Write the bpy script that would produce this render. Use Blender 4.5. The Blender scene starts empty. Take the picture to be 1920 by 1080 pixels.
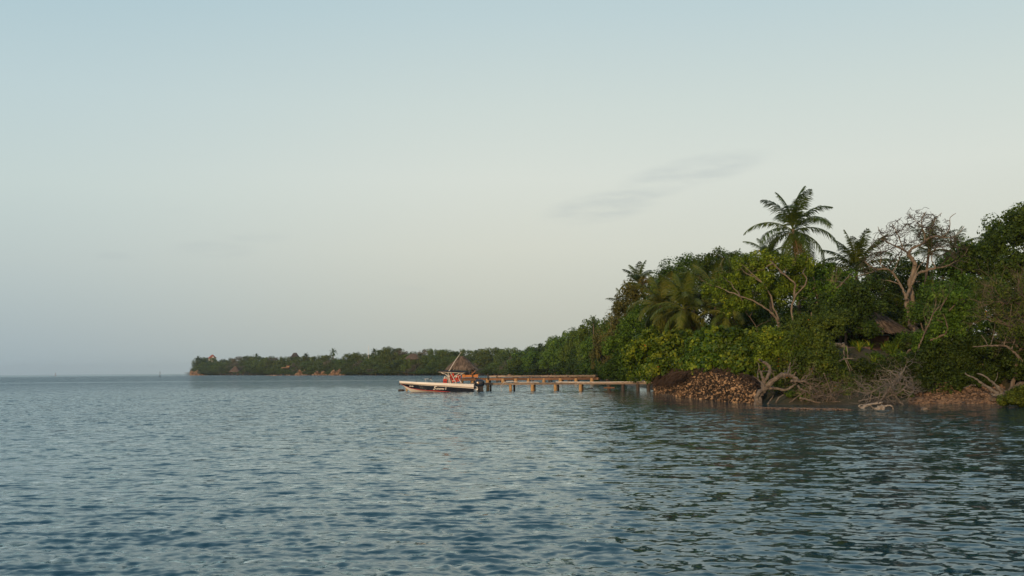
import bpy, math, random
import numpy as np
from mathutils import Vector, Matrix

scene = bpy.context.scene
COL = scene.collection
rad = math.radians

# ------------------------------------------------------------------ camera
CAMH = 2.2
FPX = 1867.0                      # focal length in pixels of the 1920 px photograph (35 mm)
cam_d = bpy.data.cameras.new("camera"); cam_d.lens = 35.0; cam_d.sensor_width = 36.0
cam_d.clip_start = 0.1; cam_d.clip_end = 60000
cam = bpy.data.objects.new("camera", cam_d); COL.objects.link(cam)
R = (Matrix.Rotation(rad(90 + 4.77), 3, 'X') @ Matrix.Rotation(rad(-0.44), 3, 'Z'))
cam.matrix_world = Matrix.Translation((0, 0, CAMH)) @ R.to_4x4()
scene.camera = cam

# ------------------------------------------------------------------ sun, sky, exposure
SUN_EL, SUN_AZ = 9.0, 207.0        # degrees; azimuth clockwise from +Y: low sun behind the camera, to its left
sd = Vector((math.sin(rad(SUN_AZ)) * math.cos(rad(SUN_EL)), math.cos(rad(SUN_AZ)) * math.cos(rad(SUN_EL)), math.sin(rad(SUN_EL))))
sun_l = bpy.data.lights.new("sun", 'SUN'); sun_l.energy = 2.5; sun_l.angle = rad(1.5); sun_l.color = (1.0, 0.70, 0.43)
sun = bpy.data.objects.new("sun", sun_l); COL.objects.link(sun)
sun.rotation_euler = sd.to_track_quat('Z', 'Y').to_euler(); sun.location = (0, -20, 60)
scene.view_settings.view_transform = 'Standard'; scene.view_settings.look = 'None'
scene.view_settings.gamma = 1.0; scene.view_settings.exposure = 0.0
try: scene.view_settings.use_curve_mapping = False
except Exception: pass

def lin(r, g, b):
    f = lambda c: (c / 255 / 12.92) if c / 255 <= 0.04045 else ((c / 255 + 0.055) / 1.055) ** 2.4
    return (f(r), f(g), f(b), 1)

class NT:
    """tiny node-tree writer"""
    def __init__(s, tree): s.t = tree; s.n = tree.nodes; s.l = tree.links; s.n.clear()
    def add(s, typ, **kw):
        nd = s.n.new(typ)
        for k, v in kw.items():
            if k.startswith('i_'):
                key = k[2:].replace('_', ' ')
                nd.inputs[key].default_value = v
            else: setattr(nd, k, v)
        return nd
    def link(s, a, b): s.l.new(a, b)
    def math(s, op, a, b=None, c=None, clamp=False):
        nd = s.n.new('ShaderNodeMath'); nd.operation = op; nd.use_clamp = clamp
        for i, v in enumerate((a, b, c)):
            if v is None: continue
            if isinstance(v, (int, float)): nd.inputs[i].default_value = v
            else: s.l.new(v, nd.inputs[i])
        return nd.outputs[0]
    def ramp(s, fac, stops, interp='LINEAR'):
        nd = s.n.new('ShaderNodeValToRGB'); cr = nd.color_ramp; cr.interpolation = interp
        while len(cr.elements) > 1: cr.elements.remove(cr.elements[-1])
        for i, (p, c) in enumerate(stops):
            e = cr.elements[0] if i == 0 else cr.elements.new(p)
            e.position = p; e.color = c if len(c) == 4 else (*c, 1)
        if fac is not None: s.l.new(fac, nd.inputs[0])
        return nd.outputs[0]
    def mix(s, fac, a, b, blend='MIX'):
        nd = s.n.new('ShaderNodeMix'); nd.data_type = 'RGBA'; nd.blend_type = blend
        for sock, v in ((nd.inputs[0], fac), (nd.inputs[6], a), (nd.inputs[7], b)):
            if isinstance(v, (int, float, tuple)): sock.default_value = v
            else: s.l.new(v, sock)
        return nd.outputs[2]
    def rng(s, v, a, b, c, d, smooth=False):
        nd = s.n.new('ShaderNodeMapRange'); nd.interpolation_type = 'SMOOTHSTEP' if smooth else 'LINEAR'
        s.l.new(v, nd.inputs[0])
        for i, x in enumerate((a, b, c, d)): nd.inputs[i + 1].default_value = x
        return nd.outputs[0]

world = bpy.data.worlds.new("World"); scene.world = world; world.use_nodes = True
w = NT(world.node_tree)
tc = w.add('ShaderNodeTexCoord'); sep = w.add('ShaderNodeSeparateXYZ'); w.link(tc.outputs['Generated'], sep.inputs[0])
X, Y, Z = sep.outputs
zz = w.math('ABSOLUTE', Z)
el = w.math('MULTIPLY', w.math('ARCSINE', zz), 180 / math.pi / 90.0)      # 0..1 = 0..90 deg
azr = w.math('ARCTAN2', X, Y)                                              # 0 = straight ahead, right positive
left = w.ramp(el, [(0, lin(160, 178, 186)), (2/90, lin(168, 184, 190)), (6/90, lin(187, 200, 200)), (10/90, lin(197, 212, 210)),
                   (15/90, lin(190, 210, 214)), (20/90, lin(176, 202, 211)), (30/90, lin(146, 182, 204)), (50/90, lin(118, 160, 194)), (1, lin(98, 140, 178))])
right = w.ramp(el, [(0, lin(186, 191, 182)), (3/90, lin(197, 199, 188)), (7/90, lin(213, 215, 203)), (11/90, lin(218, 223, 214)),
                    (15/90, lin(208, 219, 214)), (20/90, lin(192, 211, 214)), (30/90, lin(160, 190, 204)), (50/90, lin(124, 164, 194)), (1, lin(100, 142, 178))])
sky_c = w.mix(w.rng(azr, -0.60, 0.06, 0, 1, True), left, right)
# glow of the low sun on the far side of the sky (behind the camera)
back = w.ramp(el, [(0, (1.15, 0.72, 0.42, 1)), (10/90, (1.0, 0.74, 0.5, 1)), (25/90, (0.6, 0.56, 0.5, 1)), (50/90, lin(120, 148, 170)), (1, lin(80, 112, 148))])
sky_c = w.mix(w.rng(Y, 0.1, -0.75, 0, 1, True), sky_c, back)
# faint thin clouds
comb = w.add('ShaderNodeCombineXYZ'); w.link(w.math('MULTIPLY', azr, 5.0), comb.inputs[0]); w.link(w.math('MULTIPLY', el, 46.0), comb.inputs[1])
ns = w.add('ShaderNodeTexNoise', i_Scale=2.0, i_Detail=6.0, i_Roughness=0.62); w.link(comb.outputs[0], ns.inputs['Vector'])
def wisp(az0, el0, waz, wel, tilt):
    a = w.math('SUBTRACT', azr, az0)
    e = w.math('SUBTRACT', w.math('SUBTRACT', w.math('MULTIPLY', el, math.pi / 2), el0), w.math('MULTIPLY', a, tilt))
    q = w.math('ADD', w.math('POWER', w.math('DIVIDE', a, waz), 2.0), w.math('POWER', w.math('DIVIDE', e, wel), 2.0))
    return w.rng(q, 0.0, 1.0, 1.0, 0.0, True)
def pe(px, py):
    v = R @ Vector(((px - 960) / FPX, (540 - py) / FPX, -1)); v.normalize()
    return math.atan2(v.x, v.y), math.asin(v.z)
wm = None
for (px, py, wx, wy, tilt, k) in ((1300, 322, 160, 34, .16, .8), (1130, 388, 130, 34, .12, .9), (1215, 358, 120, 36, .3, .7), (400, 468, 90, 20, 0, .4), (480, 443, 80, 16, 0, .35),
                                   (310, 385, 60, 15, 0, .25), (215, 480, 40, 10, 0, .35), (760, 545, 60, 12, 0, .3)):
    a0, e0 = pe(px, py)
    m = w.math('MULTIPLY', wisp(a0, e0, wx / FPX, wy / FPX, tilt), k)
    wm = m if wm is None else w.math('MAXIMUM', wm, m)
cl = w.math('MULTIPLY', wm, w.rng(ns.outputs[0], 0.32, 0.66, 0, 1, True))
sky_c = w.mix(w.math('MULTIPLY', cl, 0.42), sky_c, lin(168, 178, 182))
nish = w.add('ShaderNodeTexSky', sky_type='NISHITA', sun_disc=False, sun_elevation=rad(SUN_EL), sun_rotation=rad(SUN_AZ), dust_density=2.0)
sc10 = w.add('ShaderNodeVectorMath', operation='SCALE'); w.link(sky_c, sc10.inputs[0]); sc10.inputs['Scale'].default_value = 9.6
sc2 = w.add('ShaderNodeVectorMath', operation='SCALE'); w.link(nish.outputs[0], sc2.inputs[0]); sc2.inputs['Scale'].default_value = 0.06
addv = w.add('ShaderNodeVectorMath', operation='ADD'); w.link(sc10.outputs[0], addv.inputs[0]); w.link(sc2.outputs[0], addv.inputs[1])
bg = w.add('ShaderNodeBackground', i_Strength=0.1); w.link(addv.outputs[0], bg.inputs[0])
wo = w.add('ShaderNodeOutputWorld'); w.link(bg.outputs[0], wo.inputs[0])

scene.cycles.use_denoising = True; scene.render.filter_size = 1.1
scene.cycles.max_bounces = 6; scene.cycles.diffuse_bounces = 3; scene.cycles.glossy_bounces = 3
scene.cycles.transmission_bounces = 2; scene.cycles.volume_bounces = 0; scene.cycles.transparent_max_bounces = 6

# ------------------------------------------------------------------ placing helpers
def ray(px, py):
    return R @ Vector(((px - 960) / FPX, (540 - py) / FPX, -1))
def P(px, py, D):
    v = ray(px, py); k = D / v.y
    return Vector((v.x * k, D, CAMH + v.z * k))
def G(px, py, z=0.0):
    v = ray(px, py); k = (z - CAMH) / v.z
    return Vector((v.x * k, v.y * k, z))
def HY(px): return 703.1 - 0.0077 * px
def GX(px, D): return P(px, HY(px), D).x
def m2px(D): return FPX / D

# ------------------------------------------------------------------ mesh helpers
def setp(o, label=None, cat=None, group=None, kind=None):
    if label: o['label'] = label
    if cat: o['category'] = cat
    if group: o['group'] = group
    if kind: o['kind'] = kind
    return o
def empty(name, loc, label=None, cat=None, group=None):
    o = bpy.data.objects.new(name, None); COL.objects.link(o); o.location = loc
    o.empty_display_size = 0.3
    return setp(o, label, cat, group)
def link_mesh(name, me, mat, parent=None, origin=(0, 0, 0)):
    if mat is not None: me.materials.append(mat)
    o = bpy.data.objects.new(name, me); COL.objects.link(o)
    if parent is not None: o.parent = parent
    else: o.location = origin
    return o
class MB:
    def __init__(s): s.v = []; s.f = []; s.c = []; s.cur = 0.5
    def add(s, vs, fs):
        n = len(s.v); s.v += [tuple(v) for v in vs]
        s.f += [tuple(i + n for i in f) for f in fs]; s.c += [s.cur] * len(fs)
    def box(s, c, size, rot=None):
        hx, hy, hz = size[0] / 2, size[1] / 2, size[2] / 2
        vs = [Vector((x, y, z)) for x in (-hx, hx) for y in (-hy, hy) for z in (-hz, hz)]
        if rot is not None: vs = [rot @ v for v in vs]
        vs = [v + Vector(c) for v in vs]
        s.add(vs, [(0, 1, 3, 2), (4, 6, 7, 5), (0, 4, 5, 1), (2, 3, 7, 6), (0, 2, 6, 4), (1, 5, 7, 3)])
    def beam(s, a, b, wd, ht):
        a, b = Vector(a), Vector(b); d = b - a; L = d.length
        q = d.to_track_quat('X', 'Z').to_matrix()
        s.box((a + b) / 2, (L, wd, ht), q)
    def tube(s, pts, radii, n=6, caps=True):
        pts = [Vector(p) for p in pts]
        if isinstance(radii, (int, float)): radii = [radii] * len(pts)
        if len(pts) < 2: return
        t0 = (pts[1] - pts[0]).normalized()
        up = Vector((0, 0, 1)) if abs(t0.z) < .9 else Vector((0, 1, 0))
        u = t0.cross(up).normalized()
        base = len(s.v); vs = []
        for i, p in enumerate(pts):
            t = (pts[min(i + 1, len(pts) - 1)] - pts[max(i - 1, 0)])
            if t.length < 1e-6: t = t0
            t.normalize()
            u = (u - t * u.dot(t))
            if u.length < 1e-5: u = t.orthogonal()
            u.normalize(); vv = t.cross(u); r = radii[i]
            for k in range(n):
                a = 2 * math.pi * k / n
                vs.append(p + u * (r * math.cos(a)) + vv * (r * math.sin(a)))
        fs = [(i * n + k, i * n + (k + 1) % n, (i + 1) * n + (k + 1) % n, (i + 1) * n + k) for i in range(len(pts) - 1) for k in range(n)]
        if caps:
            fs.append(tuple(reversed(range(n)))); m = (len(pts) - 1) * n
            fs.append(tuple(m + k for k in range(n)))
        s.add(vs, fs)
    def cyl(s, a, b, r, n=10): s.tube([a, b], r, n)
    def blob(s, c, rx, ry, rz, rng=None, jit=0.0, nu=8, nv=5):
        vs = []; fs = []
        vs.append(Vector((0, 0, 1)));
        for j in range(1, nv):
            th = math.pi * j / nv
            for i in range(nu):
                ph = 2 * math.pi * i / nu
                vs.append(Vector((math.sin(th) * math.cos(ph), math.sin(th) * math.sin(ph), math.cos(th))))
        vs.append(Vector((0, 0, -1)))
        if rng: vs = [v * (1 + rng.uniform(-jit, jit)) for v in vs]
        vs = [Vector((v.x * rx + c[0], v.y * ry + c[1], v.z * rz + c[2])) for v in vs]
        for i in range(nu): fs.append((0, 1 + i, 1 + (i + 1) % nu))
        for j in range(nv - 2):
            for i in range(nu):
                a = 1 + j * nu + i; b = 1 + j * nu + (i + 1) % nu
                fs.append((a, a + nu, b + nu, b))
        last = len(vs) - 1
        for i in range(nu): fs.append((last, 1 + (nv - 2) * nu + (i + 1) % nu, 1 + (nv - 2) * nu + i))
        s.add(vs, fs)
    def build(s, name, mat, parent=None, origin=None, smooth=False):
        o3 = Vector(origin) if origin is not None else (Vector(parent.location) if parent is not None else Vector((0, 0, 0)))
        if parent is not None and parent.parent is not None and origin is None: o3 = Vector(parent.parent.location)
        me = bpy.data.meshes.new(name)
        me.from_pydata([(v[0] - o3.x, v[1] - o3.y, v[2] - o3.z) for v in s.v], [], s.f)
        at = me.attributes.new('rnd', 'FLOAT', 'FACE'); at.data.foreach_set('value', s.c)
        if smooth: me.polygons.foreach_set('use_smooth', [True] * len(me.polygons))
        me.update()
        return link_mesh(name, me, mat, parent, o3)
def np_mesh(name, V, F, mat, parent=None, origin=(0, 0, 0), rnd=None, smooth=False, attrs=None):
    """V (N,3) F (M,k) -> mesh object"""
    V = np.asarray(V, dtype=np.float32) - np.asarray(origin, dtype=np.float32)
    F = np.asarray(F, dtype=np.int32); M, k = F.shape
    me = bpy.data.meshes.new(name)
    me.vertices.add(len(V)); me.vertices.foreach_set('co', V.ravel())
    me.loops.add(M * k); me.loops.foreach_set('vertex_index', F.ravel())
    me.polygons.add(M); me.polygons.foreach_set('loop_start', np.arange(0, M * k, k, dtype=np.int32))
    if smooth: me.polygons.foreach_set('use_smooth', np.ones(M, dtype=bool))
    me.update(calc_edges=True)
    if rnd is not None:
        a = me.attributes.new('rnd', 'FLOAT', 'FACE'); a.data.foreach_set('value', np.asarray(rnd, dtype=np.float32))
    for nm, arr in (attrs or {}).items():
        a = me.attributes.new(nm, 'FLOAT', 'POINT'); a.data.foreach_set('value', np.asarray(arr, dtype=np.float32))
    me.validate()
    return link_mesh(name, me, mat, parent, origin)

# ------------------------------------------------------------------ materials
def new_mat(name):
    m = bpy.data.materials.new(name); m.use_nodes = True
    return m, NT(m.node_tree)
def leaf_mat(name, dark, mid, light, accent=None, acc_at=0.985, rough=0.55, trans=0.25):
    m, t = new_mat(name)
    at = t.add('ShaderNodeAttribute', attribute_name='rnd')
    st = [(0.0, dark), (0.5, mid), (0.86, light)]
    if accent: st += [(acc_at - 0.004, light), (acc_at, accent)]
    st = [(p_, tuple(min(1, c_ * 1.04) for c_ in k_[:3])) for p_, k_ in st]
    col = t.ramp(at.outputs['Fac'], st)
    oi = t.add('ShaderNodeObjectInfo')
    hs = t.add('ShaderNodeHueSaturation'); t.link(col, hs.inputs['Color'])
    t.link(t.rng(oi.outputs['Random'], 0, 1, 0.487, 0.513), hs.inputs['Hue'])
    t.link(t.rng(oi.outputs['Random'], 0, 1, 0.85, 1.15), hs.inputs['Value'])
    p = t.add('ShaderNodeBsdfPrincipled', i_Roughness=rough); p.inputs['Specular IOR Level'].default_value = 0.15
    t.link(hs.outputs[0], p.inputs['Base Color'])
    tr = t.add('ShaderNodeBsdfTranslucent'); t.link(hs.outputs[0], tr.inputs[0])
    mx = t.add('ShaderNodeMixShader'); mx.inputs[0].default_value = trans
    t.link(p.outputs[0], mx.inputs[1]); t.link(tr.outputs[0], mx.inputs[2])
    o = t.add('ShaderNodeOutputMaterial'); t.link(mx.outputs[0], o.inputs[0])
    return m
def surf_mat(name, c1, c2, scale=4.0, rough=0.8, bump=0.3, stretch=(1, 1, 1), c3=None, detail=5.0, metallic=0.0, use_rnd=0.0, spec=0.4, bdist=0.02):
    m, t = new_mat(name)
    tc = t.add('ShaderNodeTexCoord'); mp = t.add('ShaderNodeMapping'); mp.inputs['Scale'].default_value = stretch
    t.link(tc.outputs['Object'], mp.inputs[0])
    n = t.add('ShaderNodeTexNoise', i_Scale=scale, i_Detail=detail, i_Roughness=0.65); t.link(mp.outputs[0], n.inputs['Vector'])
    f = n.outputs[0]
    st = [(0.3, c1), (0.7, c2)] if c3 is None else [(0.28, c1), (0.5, c2), (0.72, c3)]
    if use_rnd:
        at = t.add('ShaderNodeAttribute', attribute_name='rnd')
        f = t.math('ADD', t.math('MULTIPLY', f, 1 - use_rnd), t.math('MULTIPLY', at.outputs['Fac'], use_rnd))
    col = t.ramp(f, st)
    p = t.add('ShaderNodeBsdfPrincipled', i_Roughness=rough, i_Metallic=metallic); p.inputs['Specular IOR Level'].default_value = spec
    t.link(col, p.inputs['Base Color'])
    if bump:
        b = t.add('ShaderNodeBump', i_Strength=bump, i_Distance=bdist); t.link(n.outputs[0], b.inputs['Height']); t.link(b.outputs[0], p.inputs['Normal'])
    o = t.add('ShaderNodeOutputMaterial'); t.link(p.outputs[0], o.inputs[0])
    return m

M = {}
M['leaf_dark'] = leaf_mat('dark_green_leaves', (.020, .039, .006), (.045, .086, .011), (.090, .150, .020))
M['leaf_mid'] = leaf_mat('green_leaves', (.030, .057, .007), (.068, .122, .013), (.135, .205, .024))
M['leaf_bright'] = leaf_mat('yellow_green_leaves', (.038, .072, .006), (.094, .160, .012), (.215, .29, .022), (.42, .34, .03), .975)
M['leaf_olive'] = leaf_mat('olive_brown_leaves', (.040, .044, .010), (.088, .088, .020), (.15, .135, .034), (.25, .13, .03), .97)
M['leaf_grape'] = leaf_mat('round_sea_grape_leaves', (.026, .052, .006), (.068, .120, .010), (.21, .25, .020), (.50, .13, .03), .993, .42)
M['leaf_mangrove'] = leaf_mat('small_mangrove_leaves', (.026, .046, .007), (.060, .092, .012), (.12, .16, .020), (.60, .20, .02), .988)
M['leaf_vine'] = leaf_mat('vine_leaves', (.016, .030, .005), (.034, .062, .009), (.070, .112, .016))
M['leaf_far'] = leaf_mat('far_green_leaves', (.040, .064, .014), (.080, .118, .024), (.14, .18, .036))
M['leaf_far_brown'] = leaf_mat('far_dry_leaves', (.085, .075, .045), (.13, .12, .075), (.19, .17, .11))
M['palm'] = leaf_mat('palm_fronds', (.020, .040, .006), (.044, .075, .012), (.085, .115, .020), None, rough=.45, trans=.2)
M['palm_yellow'] = leaf_mat('yellowing_palm_fronds', (.036, .058, .008), (.080, .105, .016), (.17, .16, .03), (.30, .16, .03), .95, .45, .2)
M['frond_dead'] = leaf_mat('dead_fronds', (.07, .045, .022), (.14, .09, .045), (.22, .15, .08))
M['bark'] = surf_mat('grey_brown_bark', (.07, .052, .038), (.19, .145, .105), 6, .85, .5, (1, 1, .25), bdist=.07)
M['bark_pale'] = surf_mat('pale_orange_bark', (.10, .080, .058), (.24, .19, .135), 5, .8, .4, (1, 1, .3), bdist=.07)
M['bark_dark'] = surf_mat('dark_bark', (.03, .024, .018), (.085, .066, .048), 6, .85, .4, (1, 1, .25))
M['drift'] = surf_mat('weathered_driftwood', (.07, .055, .042), (.21, .17, .13), 5, .8, .6, (1, 1, 1), bdist=.07)
M['drift_pale'] = surf_mat('bleached_driftwood', (.16, .135, .105), (.36, .31, .25), 6, .75, .5)
M['stone'] = surf_mat('coral_stone', (.016, .012, .008), (.12, .072, .038), 3.5, .9, .8, c3=(.40, .255, .14), use_rnd=.6)
M['roots'] = surf_mat('shade_dark_roots', (.018, .012, .009), (.070, .045, .030), 6, .9, .3)  # root colour darkened to carry the shade at the bank's left end
M['drift_grey'] = surf_mat('grey_dead_wood', (.085, .074, .062), (.24, .21, .175), 5, .8, .5, bdist=.07)
M['stone_far'] = surf_mat('far_orange_rock', (.07, .045, .027), (.20, .125, .072), .6, .9, .8, c3=(.36, .235, .14), use_rnd=.5, bdist=.3)
M['masonry'] = surf_mat('pinkish_masonry', (.075, .048, .040), (.14, .092, .080), 3, .9, .5)
M['pebble'] = surf_mat('brown_pebbles', (.07, .045, .029), (.23, .148, .09), 5, .85, .5, use_rnd=.7)
M['thatch'] = surf_mat('palm_thatch', (.07, .048, .032), (.17, .12, .082), 8, .95, .5, (1, 1, .2), use_rnd=.6, c3=(.28, .205, .14))
M['darkthatch'] = surf_mat('shaded_brown_thatch', (.040, .028, .018), (.105, .072, .045), 8, .95, .5, (1, 1, .2), use_rnd=.6, c3=(.20, .14, .085))  # darker copy of the thatch, the hut roof's shade put into its colour
M['plank'] = surf_mat('weathered_planks', (.15, .112, .082), (.38, .295, .22), 3, .85, .5, (.3, 3, 3), use_rnd=.4)
M['plank_red'] = surf_mat('reddish_planks', (.075, .040, .023), (.23, .125, .068), 3, .85, .5, (.3, 3, 3), use_rnd=.4)
M['post'] = surf_mat('orange_brown_posts', (.26, .15, .06), (.52, .33, .15), 5, .8, .5)
M['post_dark'] = surf_mat('dark_and_shaded_posts', (.03, .025, .02), (.08, .06, .045), 5, .6, .4)  # shade on dock posts put into the colour; also serves dark wood and stones
M['orange'] = surf_mat('orange_wood', (.42, .15, .04), (.58, .24, .07), 5, .7, .2)
M['cream'] = surf_mat('cream_gelcoat', (.74, .70, .62), (.79, .75, .67), 1.5, .45, .0, spec=.4)
M['navy'] = surf_mat('navy_gelcoat', (.006, .010, .020), (.010, .014, .026), 1, .18, .0, spec=.6)
M['red'] = surf_mat('red_stripe', (.30, .02, .012), (.36, .03, .018), 2, .3, 0)
M['jacket'] = surf_mat('red_life_jacket', (.45, .025, .012), (.62, .05, .02), 6, .7, .2)
M['black'] = surf_mat('black_plastic', (.008, .009, .012), (.02, .022, .028), 3, .35, .0)
M['engine'] = surf_mat('dark_blue_cowl', (.010, .016, .026), (.018, .026, .04), 2, .22, .0, spec=.7)
M['alu'] = surf_mat('white_tube', (.62, .57, .50), (.72, .67, .6), 3, .35, 0)
M['grey_seat'] = surf_mat('grey_vinyl', (.28, .26, .25), (.4, .37, .36), 4, .6, .1)
M['glass_dark'] = surf_mat('tinted_acrylic', (.02, .03, .04), (.03, .04, .05), 2, .1, 0, spec=.8)
M['canvas'] = surf_mat('navy_canvas', (.006, .010, .024), (.012, .018, .036), 5, .8, .1)
M['redroof'] = surf_mat('red_tiles', (.20, .06, .04), (.36, .12, .08), 2, .8, .3)
M['white_wall'] = surf_mat('white_plaster', (.36, .35, .33), (.44, .43, .41), 2, .8, .1)
M['darkroof'] = surf_mat('dark_thatch', (.03, .025, .022), (.08, .066, .055), 3, .95, .4)

# ------------------------------------------------------------------ shoreline and land
shore = [G(3200, 812), G(2300, 782), G(1990, 768), G(1900, 763), G(1870, 757), G(1750, 757), G(1700, 758), G(1600, 760), G(1500, 759), G(1440, 759), G(1415, 757),
         G(1340, 751), G(1280, 745), G(1234, 740), G(1226, 733)]
shore = [(p.x, p.y) for p in shore]
shore += [(GX(px, D), D) for px, D in ((1214, 118), (1192, 135), (1168, 155), (1145, 195), (1112, 250), (1075, 320), (1010, 420), (960, 480), (890, 540), (800, 600),
           (700, 690), (640, 760), (560, 860), (450, 1060), (400, 1180), (360, 1250), (352, 1300), (356, 1400), (520, 1700), (900, 2100))]
shore += [(1600, 2300), (1800, 20)]
SH = np.array(shore)
def shore_sd(x, y):
    """signed distance to the shoreline, positive on land"""
    x = np.asarray(x, dtype=np.float64); y = np.asarray(y, dtype=np.float64)
    best = np.full(x.shape, 1e18); inside = np.zeros(x.shape, dtype=bool)
    n = len(SH)
    for i in range(n):
        ax, ay = SH[i]; bx, by = SH[(i + 1) % n]
        dx, dy = bx - ax, by - ay
        t = np.clip(((x - ax) * dx + (y - ay) * dy) / (dx * dx + dy * dy), 0, 1)
        best = np.minimum(best, (x - ax - t * dx) ** 2 + (y - ay - t * dy) ** 2)
        c = ((ay > y) != (by > y)) & (x < (bx - ax) * (y - ay) / ((by - ay) if by != ay else 1e-9) + ax)
        inside ^= c
    d = np.sqrt(best)
    return np.where(inside, d, -d)
def sst(a, b, x):
    t = np.clip((x - a) / (b - a), 0, 1); return t * t * (3 - 2 * t)
def terr(x, y):
    x = np.asarray(x, dtype=np.float64); y = np.asarray(y, dtype=np.float64)
    d = shore_sd(x, y)
    pxa = 960 + FPX * x / np.maximum(y, 1)
    bank = np.interp(pxa, [1150, 1225, 1250, 1400, 1425, 1600, 1700, 1870, 1950], [.5, 1.2, 1.9, 1.8, .8, .7, .45, .45, .6])
    bw = np.interp(pxa, [1150, 1225, 1250, 1400, 1425, 1600, 1700, 1870, 1950], [2, 1.5, 1.2, 1.2, 2.5, 2.5, 3, 3, 2.5])
    near = bank * sst(0, 1, d / bw) + 2.9 * sst(1.6, 9, d) + 1.8 * sst(10, 45, d)
    far = 0.5 * sst(0, 3, d) + 6.5 * sst(4, 85, d) + 2 * sst(80, 250, d)
    k = sst(130, 330, y)
    h = near * (1 - k) + far * k
    h = h + (0.12 * np.sin(x * 1.3 + y * .7) * np.sin(y * 1.1 - x * .4) + .06 * np.sin(x * 3.1) * np.sin(y * 2.7)) * sst(0, 2, d)
    return np.where(d > 0, h, np.maximum(-2.5, d * 0.22) - 0.03)
def TZ(x, y): return float(terr(np.array([x]), np.array([y]))[0])

th = np.concatenate([np.linspace(-85, -32, 40)[:-1], np.linspace(-32, 6, 190)[:-1], np.linspace(6, 34, 330)[:-1], np.linspace(34, 85, 40)])
rr = [3.0]
while rr[-1] < 140: rr.append(rr[-1] * 1.0085 if 44 < rr[-1] else rr[-1] * 1.06)
while rr[-1] < 26000: rr.append(rr[-1] * 1.035)
rr = np.array(rr)
A, Rr = np.meshgrid(np.radians(th), rr)
gx, gy = Rr * np.sin(A), Rr * np.cos(A); gz = terr(gx, gy)
nr, nc = gx.shape
idx = np.arange(nr * nc).reshape(nr, nc)
F = np.stack([idx[:-1, :-1], idx[:-1, 1:], idx[1:, 1:], idx[1:, :-1]], -1).reshape(-1, 4)
gm, t = new_mat('earth_and_leaf_litter')
tcn = t.add('ShaderNodeTexCoord'); n1 = t.add('ShaderNodeTexNoise', i_Scale=1.6, i_Detail=8.0, i_Roughness=.7); t.link(tcn.outputs['Object'], n1.inputs['Vector'])
n2 = t.add('ShaderNodeTexNoise', i_Scale=.2, i_Detail=4.0); t.link(tcn.outputs['Object'], n2.inputs['Vector'])
c1 = t.ramp(n1.outputs[0], [(.3, (.035, .022, .012)), (.6, (.095, .060, .035)), (.75, (.16, .10, .06))])
col = t.mix(t.rng(n2.outputs[0], .4, .6, 0, .6), c1, (.03, .045, .015, 1))
pb = t.add('ShaderNodeBsdfPrincipled', i_Roughness=.95); t.link(col, pb.inputs['Base Color'])
b = t.add('ShaderNodeBump', i_Strength=.8, i_Distance=.1); t.link(n1.outputs[0], b.inputs['Height']); t.link(b.outputs[0], pb.inputs['Normal'])
o = t.add('ShaderNodeOutputMaterial'); t.link(pb.outputs[0], o.inputs[0])
ground = np_mesh('ground', np.stack([gx, gy, gz], -1).reshape(-1, 3), F, gm, smooth=True); setp(ground, kind='structure')

# ------------------------------------------------------------------ sea
th = np.concatenate([np.linspace(-85, -31, 60)[:-1], np.linspace(-31, 31, 800)[:-1], np.linspace(31, 85, 60)])
rr = [5.0]
while rr[-1] < 26000:
    r = rr[-1]; rr.append(r + (min(.0036 * r, .135) if r < 125 else min(r * .03, .135 * 1.012 ** (len(rr) - n125))))
    if r < 125: n125 = len(rr)
rr = np.array(rr)
A, Rr = np.meshgrid(np.radians(th), rr)
wx, wy = Rr * np.sin(A), Rr * np.cos(A)
sdist = shore_sd(wx[:, ::4], wy[:, ::4])
ci = np.arange(wx.shape[1]); sdist = np.stack([np.interp(ci, ci[::4], row) for row in sdist])
off = -sdist
# sheltered water close under the wooded bank is calmer
calm = np.clip(sst(0.5, 16, off), 0, 1)
calm = np.where(wx > 5, 0.30 + 0.70 * calm, 1.0)
calm = np.where(wy > 180, 1.0, calm)
patch = 0.5 + 0.5 * np.sin(wx * .045 + 1.3 * np.sin(wy * .035)) * np.sin(wy * .06 + .8 * np.sin(wx * .03))
calm = calm * (0.92 + 0.12 * patch) * (1 - .30 * sst(0, .22, wx / np.maximum(wy, 1)) * (wy < 120))   # lee of the wooded point
calm *= 1 - 0.55 * np.exp(-((wy - 262 + 12 * np.sin(wx * .02)) / 16) ** 2) * (wx < 60)
rngw = np.random.RandomState(11)
wz = np.zeros_like(wx); cell = np.gradient(rr)[:, None] * np.ones((1, wx.shape[1]))
NW = 120
wl = np.exp(rngw.uniform(math.log(.09), math.log(.44), NW)); wl[:22] = np.exp(rngw.uniform(math.log(.44), math.log(2.4), 22))
for i in range(NW):
    L = wl[i]; k = 2 * math.pi / L
    ang = rngw.normal(math.radians(262), math.radians(56 if L < .30 else 30))            # travelling mostly towards the camera
    a = (0.0041 if L < .44 else .0025 if L < 1.1 else .0013) * L * rngw.uniform(.6, 1.4)
    fade = np.clip((L / cell - 2.9) / 2.2, 0, 1)
    msk = fade > 0
    ph = k * (wx * math.cos(ang) + wy * math.sin(ang)) + rngw.uniform(0, 6.28)
    s = np.sin(ph)
    wz += np.where(msk, fade * a * (s + .18 * (s * s)), 0)
wz *= calm
wz = np.where(Rr < 600, wz, 0)
nr, nc = wx.shape; idx = np.arange(nr * nc).reshape(nr, nc)
F = np.stack([idx[:-1, :-1], idx[:-1, 1:], idx[1:, 1:], idx[1:, :-1]], -1).reshape(-1, 4)
wmat, t = new_mat('sea_water')
geo = t.add('ShaderNodeNewGeometry'); tcn = t.add('ShaderNodeTexCoord')
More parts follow.
